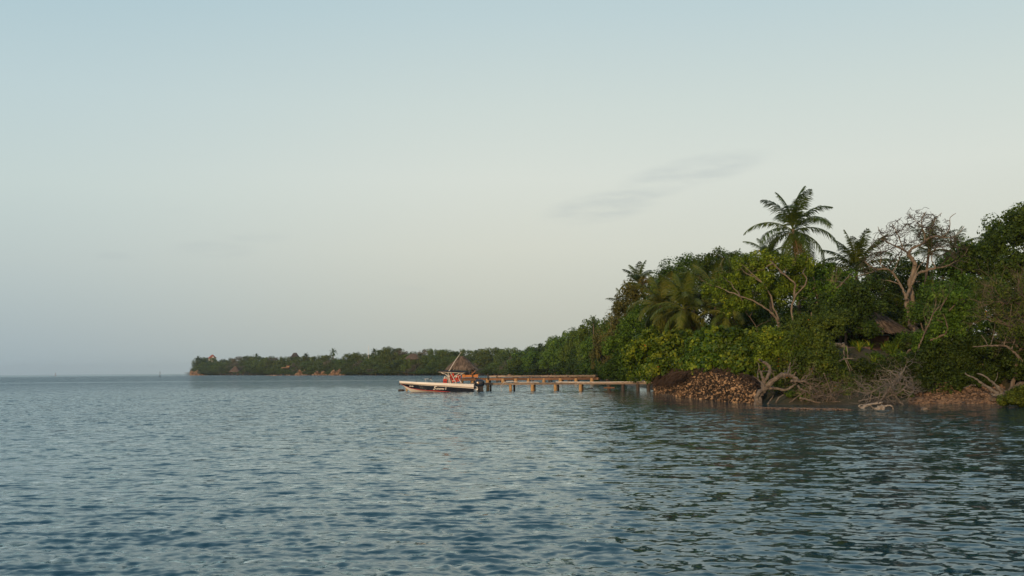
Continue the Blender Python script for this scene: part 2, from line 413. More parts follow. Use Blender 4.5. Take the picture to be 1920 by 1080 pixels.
at = t.add('ShaderNodeAttribute', attribute_name='calm')
def slope(scale, stretch, rot, amp, detail=2.0):
    mp = t.add('ShaderNodeMapping'); mp.inputs['Scale'].default_value = stretch; mp.inputs['Rotation'].default_value = (0, 0, rad(rot))
    t.link(tcn.outputs['Object'], mp.inputs[0])
    n = t.add('ShaderNodeTexNoise', i_Scale=scale, i_Detail=detail, i_Roughness=.55); t.link(mp.outputs[0], n.inputs['Vector'])
    v = t.add('ShaderNodeVectorMath', operation='SUBTRACT'); t.link(n.outputs['Color'], v.inputs[0]); v.inputs[1].default_value = (.5, .5, .5)
    m = t.add('ShaderNodeVectorMath', operation='MULTIPLY'); t.link(v.outputs[0], m.inputs[0]); m.inputs[1].default_value = (amp * .55, amp, 0)
    return m.outputs[0]
sA = slope(1.6, (.65, 1, 1), 12, .62, 3.0)
sB = slope(4.6, (.7, 1, 1), -14, .66, 3.0)
sC = slope(11.0, (.5, 1, 1), 8, .42, 2.0)
ad0 = t.add('ShaderNodeVectorMath', operation='ADD'); t.link(sA, ad0.inputs[0]); t.link(sC, ad0.inputs[1])
ad = t.add('ShaderNodeVectorMath', operation='ADD'); t.link(ad0.outputs[0], ad.inputs[0]); t.link(sB, ad.inputs[1])
scv = t.add('ShaderNodeVectorMath', operation='SCALE'); t.link(ad.outputs[0], scv.inputs[0]); t.link(at.outputs['Fac'], scv.inputs['Scale'])
ad2 = t.add('ShaderNodeVectorMath', operation='ADD'); t.link(geo.outputs['Normal'], ad2.inputs[0]); t.link(scv.outputs[0], ad2.inputs[1])
nrm = t.add('ShaderNodeVectorMath', operation='NORMALIZE'); t.link(ad2.outputs[0], nrm.inputs[0])
df = t.add('ShaderNodeBsdfDiffuse'); df.inputs['Color'].default_value = (.012, .054, .074, 1)
gl = t.add('ShaderNodeBsdfGlossy'); gl.inputs['Color'].default_value = (.91, .985, 1.0, 1); gl.inputs['Roughness'].default_value = .06
fr = t.add('ShaderNodeFresnel'); fr.inputs['IOR'].default_value = 1.333
for n_ in (gl, fr): t.link(nrm.outputs[0], n_.inputs['Normal'])
mxs = t.add('ShaderNodeMixShader'); t.link(fr.outputs[0], mxs.inputs[0]); t.link(df.outputs[0], mxs.inputs[1]); t.link(gl.outputs[0], mxs.inputs[2])
o = t.add('ShaderNodeOutputMaterial'); t.link(mxs.outputs[0], o.inputs[0])
sea = np_mesh('sea', np.stack([wx, wy, wz], -1).reshape(-1, 3), F, wmat, smooth=True, attrs={'calm': (calm * (1 + .7 * sst(15, 60, np.hypot(wx, wy)) * (wx < 60) + 1.8 * sst(90, 300, np.hypot(wx, wy)) - 2.5 * sst(450, 1800, np.hypot(wx, wy)))).ravel()}); setp(sea, kind='structure')
del wx, wy, wz, A, Rr, F, idx, sdist

# ------------------------------------------------------------------ foliage makers
def leaf_np(C, RAD, n, size, rs, aspect=.55, crnd=None, up=.35, inner=.5):
    """n leaves on each clump of centres C (K,3) and radii RAD (K)"""
    K = len(C); N = K * n
    d = rs.normal(size=(N, 3)); d /= np.linalg.norm(d, axis=1, keepdims=True)
    rr_ = np.repeat(RAD, n) * (inner + (1 - inner) * rs.rand(N) ** .5)
    pos = np.repeat(C, n, 0) + d * rr_[:, None]
    nr_ = d + rs.normal(size=(N, 3)) * .55 + np.array([0, 0, up]); nr_ /= np.linalg.norm(nr_, axis=1, keepdims=True)
    a = rs.normal(size=(N, 3)); tt = np.cross(nr_, a); tt /= np.linalg.norm(tt, axis=1, keepdims=True)
    bb = np.cross(nr_, tt)
    L = size * (.45 + 1.15 * rs.rand(N) ** 1.2); W = L * aspect
    V = np.empty((N, 4, 3))
    V[:, 0] = pos - tt * L[:, None] / 2
    V[:, 1] = pos + bb * W[:, None] / 2 + nr_ * (L * .08)[:, None]
    V[:, 2] = pos + tt * L[:, None] / 2
    V[:, 3] = pos - bb * W[:, None] / 2 + nr_ * (L * .08)[:, None]
    if crnd is None: crnd = rs.rand(K)
    rn = np.clip(.04 + .50 * np.repeat(crnd, n) + .48 * rs.rand(N) ** 1.3, 0, 1)
    return V.reshape(-1, 3), np.arange(N * 4).reshape(N, 4), rn
def clumps_of(blobs, rs, csize, dens=1.0):
    """clump centres inside and on ellipsoids [(centre, rx, ry, rz)]"""
    C = []; RAD = []
    for c, rx, ry, rz in blobs:
        area = 4 * math.pi * ((rx * ry) ** 1.6 / 3 + (rx * rz) ** 1.6 / 3 + (ry * rz) ** 1.6 / 3) ** (1 / 1.6)
        k = max(6, int(dens * area / (csize * csize * 2.3)))
        d = rs.normal(size=(k, 3)); d /= np.linalg.norm(d, axis=1, keepdims=True)
        d[:, 2] = np.where(d[:, 2] < -.55, -d[:, 2] * rs.rand(k), d[:, 2])
        f = .62 + .40 * rs.rand(k) ** .7
        f = np.where(rs.rand(k) < .07, f + .13, f)
        C.append(np.array(c)[None] + d * f[:, None] * np.array([[rx, ry, rz]]))
        RAD.append(csize * (.5 + .75 * rs.rand(k)))
    return np.concatenate(C), np.concatenate(RAD)
def curve_to(a, b, rng, n=5, wob=.12, sag=0.0):
    a, b = Vector(a), Vector(b); L = (b - a).length; pts = []
    off = Vector((rng.uniform(-1, 1), rng.uniform(-1, 1), rng.uniform(-.3, .6))) * L * wob
    for i in range(n + 1):
        s = i / n; w_ = math.sin(math.pi * s)
        p = a.lerp(b, s) + off * w_ + Vector((rng.uniform(-1, 1), rng.uniform(-1, 1), rng.uniform(-1, 1))) * (L * wob * .25 * w_)
        p.z -= sag * L * w_
        pts.append(p)
    return pts
def twig(mb, p, d, L, r, depth, rng, spread=.75, up=.15, kids=(2, 3), seg=3, wob=.35):
    """recursive forking branch"""
    pts = [Vector(p)]; d = Vector(d).normalized(); cur = Vector(p)
    for i in range(seg):
        d = (d + Vector((rng.gauss(0, 1), rng.gauss(0, 1), rng.gauss(0, 1))) * wob * .35 + Vector((0, 0, up * .25))).normalized()
        cur = cur + d * (L / seg); pts.append(cur.copy())
    r2 = r * .58
    mb.tube(pts, [r + (r2 - r) * i / seg for i in range(seg + 1)], 5 if r > .04 else 4 if r > .02 else 3, caps=False)
    if depth <= 0: return
    for k in range(rng.randint(*kids)):
        nd = (d + Vector((rng.gauss(0, 1), rng.gauss(0, 1), rng.gauss(0, .7))) * spread + Vector((0, 0, up))).normalized()
        st = pts[-1] if k < 2 else pts[rng.randint(1, seg)]
        twig(mb, st, nd, L * rng.uniform(.6, .85), r2 * rng.uniform(.7, .95), depth - 1, rng, spread, up, kids, seg, wob)
def ptub(mb, path, D, r0, r1, rng=None, jd=.25, n=6):
    """tapered limb whose joints are (px, py[, dD]) of the photograph at distance D"""
    pts = []
    for i, q in enumerate(path):
        dd = q[2] if len(q) > 2 else (rng.uniform(-jd, jd) if rng else 0)
        pts.append(P(q[0], q[1], D + dd))
    # smooth the polyline (Chaikin)
    for _ in range(2):
        new = [pts[0]]
        for a, b in zip(pts[:-1], pts[1:]): new += [a.lerp(b, .25), a.lerp(b, .75)]
        new.append(pts[-1]); pts = new
    m = len(pts) - 1; rg_ = random.Random(int(path[0][0] * 13 + path[-1][1] * 7)); rads = []
    for i in range(m + 1):
        r_ = r0 + (r1 - r0) * (i / m) ** .8; rads.append(r_ * rg_.uniform(.8, 1.2))
        if 0 < i < m: pts[i] = pts[i] + Vector((rg_.uniform(-1, 1), rg_.uniform(-1, 1), rg_.uniform(-1, 1))) * r_ * .45
    mb.tube(pts, rads, n)
    return pts

def tree(name, label, cat, blobs, mat, D, base, size=.2, per=130, csize=.75, dens=1.0, seed=0, bark='bark', trunk_r=.16, limbs=7, aspect=.55, group=None, forks=None, twigs=0, inner=.45, extra=None):
    """blobs: (px, py, D, rx_px, ry_px[, depth_m]) in photograph pixels, built at their real distance"""
    rs = np.random.RandomState(seed); rng = random.Random(seed)
    B = []
    for q in blobs:
        px, py, d, rx, ry = q[:5]; k = d / FPX
        B.append((tuple(P(px, py, d)), rx * k, q[5] if len(q) > 5 else max(rx, ry) * k * .8, ry * k))
    bx = GX(base, D); bz = TZ(bx, D)
    root = empty(name, (bx, D, bz), label, cat, group)
    tm = MB(); b0 = Vector((bx, D, bz - .25))
    if forks is None:
        top = Vector(B[0][0]); mid = b0.lerp(top, .45) + Vector((rng.uniform(-.3, .3), rng.uniform(-.3, .3), 0))
        tm.tube(curve_to(b0, mid, rng, 5, .05), [trunk_r * (1.25 - .1 * i) for i in range(6)], 8)
        starts = [mid]
    else:
        starts = []
        for path, r0, r1 in forks:
            pts = ptub(tm, path, D, r0, r1, rng, .3, 7); starts.append(pts[-1]); starts.append(pts[len(pts) * 2 // 3])
    C, RAD = clumps_of(B, rs, csize, dens)
    for i in range(limbs):
        tgt = Vector(C[rng.randrange(len(C))]); s = min(starts, key=lambda q: (q - tgt).length)
        r = trunk_r * rng.uniform(.3, .5)
        pts = curve_to(s, tgt, rng, 6, .14); tm.tube(pts, [r * (1 - .8 * k / 6) for k in range(7)], 5, caps=False)
        for _ in range(twigs):
            j = rng.randint(2, 6); twig(tm, pts[j], (tgt - s).normalized() + Vector((rng.gauss(0, 1), rng.gauss(0, 1), rng.gauss(0, 1))) * .8, rng.uniform(.5, 1.1), r * .3, 2, rng)
    tm.build('trunk', M[bark], root)
    V, F_, rn = leaf_np(C, RAD, per, size, rs, aspect, inner=inner)
    np_mesh('crown', V, F_, M[mat], root, root.location, rn)
    return root

# ------------------------------------------------------------------ palms
def frond(mb, base, az, e0, L, bend, rng, nl=34, ll=.75, lw=.06, droop=.6):
    pts = []; n = 11; p = Vector(base); side = Vector((-math.sin(az), math.cos(az), 0)); pit = e0
    sway = rng.uniform(-.25, .25)
    for i in range(n + 1):
        pts.append(p.copy()); s = i / n
        pit = e0 - bend * s ** 1.25; a2 = az + sway * s
        p = p + Vector((math.cos(a2) * math.cos(pit), math.sin(a2) * math.cos(pit), math.sin(pit))) * (L / n)
    c0 = rng.random(); mb.cur = min(1, .45 + .4 * c0)
    mb.tube(pts, [.045 * (1 - .85 * i / n) + .006 for i in range(n + 1)], 3, caps=False)
    vs = []; fs = []; cs = []
    roll = rng.uniform(-.35, .35)
    for j in range(nl):
        s = .10 + .9 * (j + rng.random() * .6) / nl; f = s * n; i = min(n - 1, int(f)); q = pts[i].lerp(pts[i + 1], f - i)
        t = (pts[i + 1] - pts[i]).normalized(); nrm = side.cross(t).normalized()
        for sg in (-1, 1):
            if rng.random() < .06: continue
            l = L * ll * .25 * max(.15, math.sin(math.pi * min(1, s * .86 + .1)) ** .7) * rng.uniform(.8, 1.15)
            d = (side * sg * math.cos(roll * sg) + t * (.45 + .6 * s) + nrm * (.25 * math.cos(roll) + roll * sg * .4) + Vector((rng.gauss(0, .08), rng.gauss(0, .08), rng.gauss(0, .08)))).normalized()
            mid = q + d * l * .5; d2 = (d + Vector((0, 0, -droop * rng.uniform(.7, 1.4)))).normalized(); tip = mid + d2 * l * .55
            wv = t * lw * .5
            b = len(vs); vs += [q - wv * .6, q + wv * .6, mid + wv, mid - wv, tip]
            fs += [(b, b + 1, b + 2, b + 3), (b + 3, b + 2, b + 4)]
            cc = min(1, max(0, .18 + .35 * c0 + .4 * rng.random())); cs += [cc, cc]
    nb = len(mb.v); mb.v += [tuple(v) for v in vs]; mb.f += [tuple(k + nb for k in f) for f in fs]; mb.c += cs
def palm_parts(root, base, top, L, nf, rng, mat='palm', r=.15, nl=34, lw=.06, emin=-35, nuts=0, dead=0, trunk_mat='bark', bendk=1.0, azs=None):
    base, top = Vector(base), Vector(top)
    tm = MB(); n = 14; pts = []; lean = Vector((top.x - base.x, top.y - base.y, 0))
    for i in range(n + 1):
        s = i / n; p = base.lerp(top, s); p -= lean * (.25 * math.sin(math.pi * s)); pts.append(p)
    radii = [r * (1.35 - .6 * min(1, i / n * 1.3)) * (1 + .05 * (i % 2)) for i in range(n + 1)]
    tm.tube(pts, radii, 9); tm.build('trunk', M[trunk_mat], root)
    fm = MB()
    for i in range(nf):
        s = i / (nf - 1); az = i * 2.39996 + rng.uniform(-.3, .3)
        e0 = rad(86 - (86 - emin) * s ** 1.15 + rng.uniform(-7, 7)); bend = rad((26 + 70 * math.sin(math.pi * min(1, s * .7 + .06))) * bendk * rng.uniform(.8, 1.2))
        frond(fm, top + Vector((0, 0, -.25 * s)), az, e0, L * rng.uniform(.82, 1.06) * (.84 + .16 * math.sin(math.pi * s)), bend, rng, nl, 1, lw)
    fm.build('crown', M[mat], root)
    for i in range(dead):
        dm = MB(); frond(dm, top + Vector((0, 0, -.35)), rng.uniform(0, 6.28), rad(-50), L * .7, rad(38), rng, 18, .8, lw, 1.0); dm.build('dead_frond', M['frond_dead'], root)
    for i in range(nuts):
        a = rng.uniform(0, 6.28); cm = MB(); cm.blob(top + Vector((.33 * math.cos(a), .33 * math.sin(a), -.45 - .22 * rng.random())), .13, .13, .16, rng, .05, 8, 6)
        cm.build('coconut', M['palm_yellow' if i % 2 else 'frond_dead'], root, smooth=True)
def palm(label, px, py, D, base_px, L, nf, seed, group=None, **kw):
    rng = random.Random(seed); bx = GX(base_px, D); bz = TZ(bx, D)
    root = empty('coconut_palm', (bx, D, bz), label, 'palm tree', group)
    palm_parts(root, (bx, D, bz - .2), P(px, py, D + rng.uniform(-.4, .4)), L, nf, rng, **kw)
    return root

# ------------------------------------------------------------------ thatched roofs
def thatch(name, parent, c, hw, hd, h, ridge, rng, n=900, flare=1.35, mat='thatch', strip=.42, sw=.10, over=.18, squareness=3.0):
    """hipped straw roof: c = centre of the eave plane, half width/depth, height, half ridge length"""
    mb = MB(); c = Vector(c)
    def pt(a, t):
        ca, sa = math.cos(a), math.sin(a); q = (abs(ca) ** squareness + abs(sa) ** squareness) ** (-1 / squareness)
        ex, ey = ca * q, sa * q
        return c + Vector((ex * (ridge + (hw - ridge) * t), ey * (.08 + (hd - .08) * t), h * (1 - t ** (1 / flare) * 1.0) if flare < 1 else h * (1 - t) ** flare))
    NA, NTT = 40, 8; vs = [pt(2 * math.pi * i / NA, j / NTT) for j in range(NTT + 1) for i in range(NA)]
    fs = [(j * NA + i, j * NA + (i + 1) % NA, (j + 1) * NA + (i + 1) % NA, (j + 1) * NA + i) for j in range(NTT) for i in range(NA)]
    mb.cur = .25; mb.add(vs, fs); mb.add([v - Vector((0, 0, .12)) for v in vs[-NA:]] + vs[-NA:], [(i, (i + 1) % NA, NA + (i + 1) % NA, NA + i) for i in range(NA)])
    mb.add(vs[:NA], [tuple(range(NA))])
    for k in range(n):
        a = rng.uniform(0, 2 * math.pi); t = math.sqrt(rng.random()) if k % 4 else rng.uniform(.93, 1.0)
        t0 = max(0.0, t - .1); p = pt(a, t); q = pt(a, t0); d = (p - q)
        if d.length < 1e-4: continue
        d.normalize(); s_ = d.cross(Vector((0, 0, 1)));
        if s_.length < 1e-4: continue
        s_.normalize(); nn = s_.cross(d).normalized()
        if nn.z < 0: nn = -nn
        l = strip * rng.uniform(.6, 1.3); wd = sw * rng.uniform(.5, 1.2); sk = s_ * rng.uniform(-.12, .12) * l
        a0 = p - d * l * .3 + nn * .02; a1 = p + d * l * .7 + nn * rng.uniform(.03, .09) + sk + Vector((0, 0, -over * .3 * rng.random()))
        mb.cur = rng.random(); mb.add([a0 - s_ * wd / 2, a0 + s_ * wd / 2, a1 + s_ * wd * .3, a1 - s_ * wd * .3], [(0, 1, 2, 3)])
    return mb.build(name, M[mat], parent)

# ------------------------------------------------------------------ the near wooded point
HYn = HY
def T(*a, **k): return tree(*a, **k)
# ridge trees at the back
T('broadleaf_tree', 'dark dome-crowned tree forming the left shoulder of the near skyline', 'tree', [(1262, 533, 112, 38, 38), (1238, 560, 110, 28, 36), (1295, 517, 112, 34, 36), (1265, 590, 110, 45, 40)], 'leaf_dark', 112, 1262, .22, 120, .8, 1.0, 1)
T('broadleaf_tree', 'tall dark tree behind the palms just left of the palm with brown skirt', 'tree', [(1330, 510, 108, 38, 34), (1365, 500, 108, 34, 30), (1305, 545, 106, 38, 40), (1350, 560, 106, 45, 45)], 'leaf_dark', 108, 1335, .22, 120, .8, 1.0, 2)
T('broadleaf_tree', 'dark tree topping the ridge behind the yellow-green tree', 'tree', [(1392, 510, 100, 32, 32), (1420, 535, 100, 35, 35), (1400, 580, 98, 50, 50)], 'leaf_dark', 100, 1400, .22, 120, .8, 1.0, 3)
T('broadleaf_tree', 'dull green tree in the gap behind the tall palm trunk', 'tree', [(1500, 530, 100, 50, 36), (1555, 545, 98, 48, 34), (1470, 570, 98, 50, 50), (1560, 590, 96, 60, 50)], 'leaf_dark', 100, 1520, .22, 110, .8, 1.0, 4)
T('broadleaf_tree', 'shadowed tree behind the bare tree and the hut', 'tree', [(1650, 560, 92, 60, 48), (1720, 560, 92, 60, 50), (1690, 520, 94, 60, 34), (1620, 600, 90, 50, 50), (1740, 610, 90, 60, 55)], 'leaf_vine', 92, 1690, .22, 110, .8, 1.0, 5)
T('broadleaf_tree', 'big dark spreading tree at the upper right edge of the frame', 'tree', [(1890, 450, 84, 50, 52), (1945, 440, 84, 60, 55), (1850, 475, 82, 42, 42), (1818, 500, 80, 40, 42), (1900, 520, 80, 70, 50), (1960, 520, 80, 60, 60)],
  'leaf_dark', 82, 1890, .22, 150, .75, 1.1, 6, trunk_r=.3)
T('broadleaf_tree', 'dark leafy tree between the bare tree and the big right-hand tree', 'tree', [(1785, 530, 80, 40, 42), (1765, 570, 78, 40, 40), (1830, 560, 78, 55, 42), (1805, 490, 82, 28, 26)], 'leaf_dark', 79, 1800, .22, 150, .7, 1.1, 7)
T('broadleaf_tree', 'tall dark tree beyond the right edge behind the twiggy tree', 'tree', [(2010, 470, 78, 60, 70), (2000, 580, 74, 70, 70), (1940, 600, 76, 60, 60)], 'leaf_vine', 76, 1990, .24, 110, .8, 1.0, 8)
T('broadleaf_tree', 'rounded tree well beyond the right edge, nearer the water', 'tree', [(2130, 520, 78, 70, 80), (2120, 630, 74, 70, 60)], 'leaf_dark', 78, 2120, .24, 110, .8, 1.0, 50)
T('broadleaf_tree', 'last dark tree beyond the right edge of the view', 'tree', [(2280, 500, 80, 80, 90), (2260, 630, 76, 80, 70)], 'leaf_vine', 80, 2270, .24, 100, .9, 1.0, 51)
T('vine_thicket', 'thicket along the shore beyond the right edge', 'thicket', [(2080, 710, 60, 70, 40), (2200, 700, 62, 80, 50)], 'leaf_vine', 66, 2140, .2, 120, .6, 1.0, 52)
# left shoulder
T('broadleaf_tree', 'olive-brown tree with drying leaves on the left flank of the near trees', 'tree', [(1188, 565, 112, 34, 34), (1175, 600, 110, 34, 34), (1215, 545, 112, 30, 26), (1160, 640, 114, 34, 26)], 'leaf_olive', 117, 1234, .22, 120, .8, .95, 9, twigs=1)
T('broadleaf_tree', 'vine-green tree climbing below the olive-brown tree', 'tree', [(1185, 625, 104, 30, 34), (1205, 590, 106, 24, 30), (1165, 655, 106, 34, 28), (1220, 640, 102, 34, 30)], 'leaf_mid', 108, 1240, .2, 120, .7, 1.0, 10)
T('broadleaf_tree', 'low dense tree overhanging the water at the dock end', 'tree', [(1172, 690, 112, 36, 24), (1150, 700, 114, 24, 16), (1202, 675, 108, 34, 32), (1195, 700, 108, 30, 18)], 'leaf_vine', 122, 1224, .2, 130, .6, 1.1, 11)
# middle layer
T('broadleaf_tree', 'spreading yellow-green tree with pale forked limbs below the tall palm', 'tree',
  [(1362, 548, 80, 40, 32), (1400, 512, 80, 44, 30), (1440, 498, 80, 42, 26), (1485, 505, 80, 46, 28), (1425, 545, 79, 50, 30), (1385, 580, 79, 34, 20), (1490, 545, 81, 44, 28)],
  'leaf_bright', 78, 1462, .165, 130, .48, .62, 12, 'bark_pale', .12, 14, forks=[([(1463, 660), (1462, 622), (1459, 600), (1448, 588), (1432, 575), (1410, 562), (1388, 556)], .12, .04),
   ([(1462, 612), (1457, 590), (1449, 575), (1447, 558), (1440, 545), (1430, 530)], .10, .035), ([(1500, 650), (1485, 600), (1483, 580), (1490, 555), (1497, 548), (1510, 535), (1514, 522), (1505, 512)], .10, .035),
   ([(1490, 556), (1488, 545), (1493, 532), (1480, 522), (1465, 510), (1450, 494)], .09, .04)], twigs=1)
T('broadleaf_tree', 'thin-leaved tree with open gaps right of the tall palm', 'tree', [(1540, 515, 84, 40, 22), (1575, 535, 83, 42, 28), (1530, 560, 80, 45, 30), (1590, 560, 80, 34, 32)],
  'leaf_mid', 80, 1535, .2, 100, .55, .62, 13, 'bark_pale', .13, 12, forks=[([(1508, 650), (1520, 600), (1525, 575), (1540, 550), (1565, 545), (1580, 530)], .13, .05), ([(1520, 600), (1535, 570), (1530, 540), (1525, 520)], .09, .04)], twigs=2)
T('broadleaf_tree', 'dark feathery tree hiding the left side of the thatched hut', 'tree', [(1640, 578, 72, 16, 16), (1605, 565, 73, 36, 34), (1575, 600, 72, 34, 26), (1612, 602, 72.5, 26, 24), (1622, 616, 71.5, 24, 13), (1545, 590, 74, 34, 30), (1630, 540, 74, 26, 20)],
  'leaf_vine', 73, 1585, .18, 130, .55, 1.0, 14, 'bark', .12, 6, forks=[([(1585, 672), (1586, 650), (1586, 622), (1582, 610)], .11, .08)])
T('mangrove_tree', 'bushy mangrove with orange-yellow leaves spilling over the driftwood', 'tree', [(1520, 655, 66, 46, 36), (1485, 690, 65.5, 36, 34), (1530, 695, 64.5, 46, 38), (1568, 720, 64, 32, 24), (1500, 620, 68, 36, 22), (1545, 615, 68, 34, 22), (1530, 735, 63.5, 40, 16), (1575, 600, 70, 20, 14), (1440, 700, 65, 20, 16), (1462, 722, 64.5, 18, 12)],
  'leaf_mangrove', 66, 1510, .15, 150, .5, 1.0, 15, twigs=1, trunk_r=.13)
T('broadleaf_shrub', 'bright lime-green leafy shrub above the big curved root', 'shrub', [(1452, 640, 67, 32, 22), (1470, 665, 66, 38, 24), (1438, 670, 66, 20, 20), (1500, 635, 67, 26, 18), (1440, 625, 68, 20, 10)],
  'leaf_bright', 66, 1462, .15, 150, .42, 1.0, 16, trunk_r=.07)
# sea grape hedge above the stone bank
for i, (lab, bl, bpx, D_) in enumerate((
    ('round-leaved sea grape shrub hanging over the shore end of the front dock', [(1194, 676, 96, 26, 30), (1222, 655, 95, 34, 34), (1197, 698, 96, 20, 14), (1232, 692, 92, 26, 17), (1222, 704, 92, 14, 9), (1240, 692, 89, 22, 13), (1256, 698, 87, 20, 11)], 1246, 93),
    ('round-leaved sea grape shrub over the shaded left half of the stone bank', [(1262, 660, 88, 36, 38), (1290, 672, 86, 34, 20), (1252, 690, 86, 28, 16), (1280, 640, 90, 30, 18), (1262, 688, 86.5, 22, 11), (1288, 686, 81.5, 22, 12)], 1270, 90),
    ('round-leaved sea grape shrub over the lit middle of the stone bank', [(1325, 655, 80, 36, 32), (1350, 670, 78, 34, 22), (1335, 632, 82, 28, 16), (1310, 682, 79, 30, 12), (1318, 684, 77, 22, 13), (1345, 682, 73, 24, 14), (1330, 668, 77, 30, 14)], 1335, 84),
    ('round-leaved sea grape shrub beside the driftwood root at the bank end', [(1378, 655, 74, 32, 32), (1402, 672, 72, 26, 26), (1385, 687, 71, 24, 13), (1372, 684, 69.5, 22, 13), (1398, 690, 66.5, 20, 14), (1385, 670, 70, 28, 16), (1412, 650, 73, 24, 26)], 1392, 76))):
    T('sea_grape_shrub', lab, 'shrub', bl, 'leaf_grape', D_, bpx, .23, 90, .55, 1.15, 20 + i, 'bark', .09, 6, .85, 'sea grape shrubs above the stone bank')
# thickets on the right bank
T('vine_thicket', 'dark vine-smothered thicket above the pebble beach', 'thicket', [(1745, 690, 66, 46, 40), (1790, 670, 67, 50, 48), (1835, 680, 66, 46, 48), (1775, 715, 65, 50, 22), (1830, 715, 65, 45, 22), (1720, 660, 70, 30, 30)],
  'leaf_vine', 67.5, 1785, .15, 170, .5, 1.15, 30)
T('vine_thicket', 'leafy thicket filling the slope behind the tangle of bleached branches', 'thicket', [(1690, 700, 65, 36, 30), (1640, 700, 65, 40, 28), (1715, 725, 64, 30, 18), (1600, 725, 64, 30, 20), (1660, 725, 65, 40, 16)], 'leaf_vine', 66, 1660, .15, 150, .45, 1.1, 31)
T('vine_thicket', 'dark thicket at the right edge behind the leaning trunk', 'thicket', [(1890, 680, 64, 40, 50), (1940, 670, 62, 50, 60), (1880, 630, 68, 50, 40), (1990, 690, 60, 60, 60)], 'leaf_vine', 66, 1920, .15, 150, .5, 1.1, 32)
T('broadleaf_tree', 'slender light-green tree with thin forked stems right of the bare tree', 'tree', [(1768, 560, 68, 24, 20), (1800, 570, 67, 32, 28), (1760, 610, 67, 30, 24), (1790, 625, 67, 34, 28), (1740, 640, 67, 26, 20), (1822, 600, 67, 26, 28)],
  'leaf_mid', 67, 1770, .17, 110, .45, .8, 33, 'bark', .08, 9, forks=[([(1748, 662), (1765, 640), (1778, 622), (1775, 605), (1768, 590), (1785, 580), (1798, 560)], .08, .03), ([(1770, 605), (1755, 600), (1765, 575), (1775, 560)], .05, .02)], twigs=1)
T('broadleaf_shrub', 'dark rounded shrub tucked right of the bare trunk', 'shrub', [(1735, 590, 74, 28, 26), (1700, 650, 72, 24, 22), (1745, 650, 70, 28, 26)], 'leaf_dark', 74, 1735, .17, 130, .5, 1.0, 34)
T('twiggy_tree', 'grey twiggy tree with sparse orange-dotted leaves at the right edge', 'tree', [(1858, 545, 63, 40, 32), (1900, 570, 62, 50, 42), (1850, 590, 63, 34, 30), (1905, 620, 61, 40, 34), (1940, 560, 61, 40, 50)],
  'leaf_mangrove', 62, 1915, .11, 60, .5, .8, 35, 'bark', .14, 26, forks=[([(1890, 742), (1903, 715), (1906, 690), (1909, 660), (1905, 640), (1890, 610)], .13, .07), ([(1909, 660), (1925, 640), (1915, 600), (1900, 570)], .09, .04)], twigs=6)
T('mangrove_shrub', 'small yellow-dotted green shrub leaning over the water at the lower right corner', 'shrub', [(1900, 750, 55, 24, 12), (1925, 742, 55, 30, 18), (1885, 754, 56, 14, 6), (1950, 745, 55, 40, 22)],
  'leaf_mangrove', 56, 1925, .11, 130, .26, 1.2, 36, trunk_r=.05)
# understorey fill so the slope reads as closed woodland
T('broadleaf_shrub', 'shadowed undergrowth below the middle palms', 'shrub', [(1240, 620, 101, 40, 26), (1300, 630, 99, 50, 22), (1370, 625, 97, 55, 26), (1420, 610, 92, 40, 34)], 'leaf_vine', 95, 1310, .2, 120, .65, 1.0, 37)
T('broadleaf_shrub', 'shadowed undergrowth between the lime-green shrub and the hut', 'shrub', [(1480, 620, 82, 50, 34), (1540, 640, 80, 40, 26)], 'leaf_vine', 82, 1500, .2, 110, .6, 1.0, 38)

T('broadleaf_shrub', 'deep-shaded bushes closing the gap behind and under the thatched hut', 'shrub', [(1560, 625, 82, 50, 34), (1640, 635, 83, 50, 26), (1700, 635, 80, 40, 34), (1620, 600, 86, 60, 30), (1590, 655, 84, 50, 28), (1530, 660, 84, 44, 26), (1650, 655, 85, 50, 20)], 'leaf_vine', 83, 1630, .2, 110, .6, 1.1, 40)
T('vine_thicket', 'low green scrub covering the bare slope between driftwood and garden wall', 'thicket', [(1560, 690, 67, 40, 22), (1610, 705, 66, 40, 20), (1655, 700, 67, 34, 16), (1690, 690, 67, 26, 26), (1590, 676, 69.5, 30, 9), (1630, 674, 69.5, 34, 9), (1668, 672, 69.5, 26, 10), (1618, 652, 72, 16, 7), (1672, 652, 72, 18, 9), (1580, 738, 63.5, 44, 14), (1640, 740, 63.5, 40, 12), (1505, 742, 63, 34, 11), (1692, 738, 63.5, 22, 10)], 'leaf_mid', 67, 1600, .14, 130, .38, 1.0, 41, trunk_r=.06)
T('broadleaf_tree', 'rank of dark trees standing far back behind the bare tree', 'tree', [(1640, 600, 104, 70, 60), (1740, 590, 104, 70, 60), (1840, 580, 102, 80, 60), (1940, 580, 100, 80, 60), (1560, 610, 106, 60, 50)], 'leaf_vine', 104, 1740, .28, 80, 1.0, 1.0, 42)
T('broadleaf_tree', 'dark tree closing the view behind the drooping palms', 'tree', [(1240, 610, 122, 50, 50), (1320, 600, 122, 60, 60), (1400, 610, 118, 60, 50), (1480, 610, 112, 60, 50)], 'leaf_vine', 120, 1340, .28, 80, 1.0, 1.0, 43)

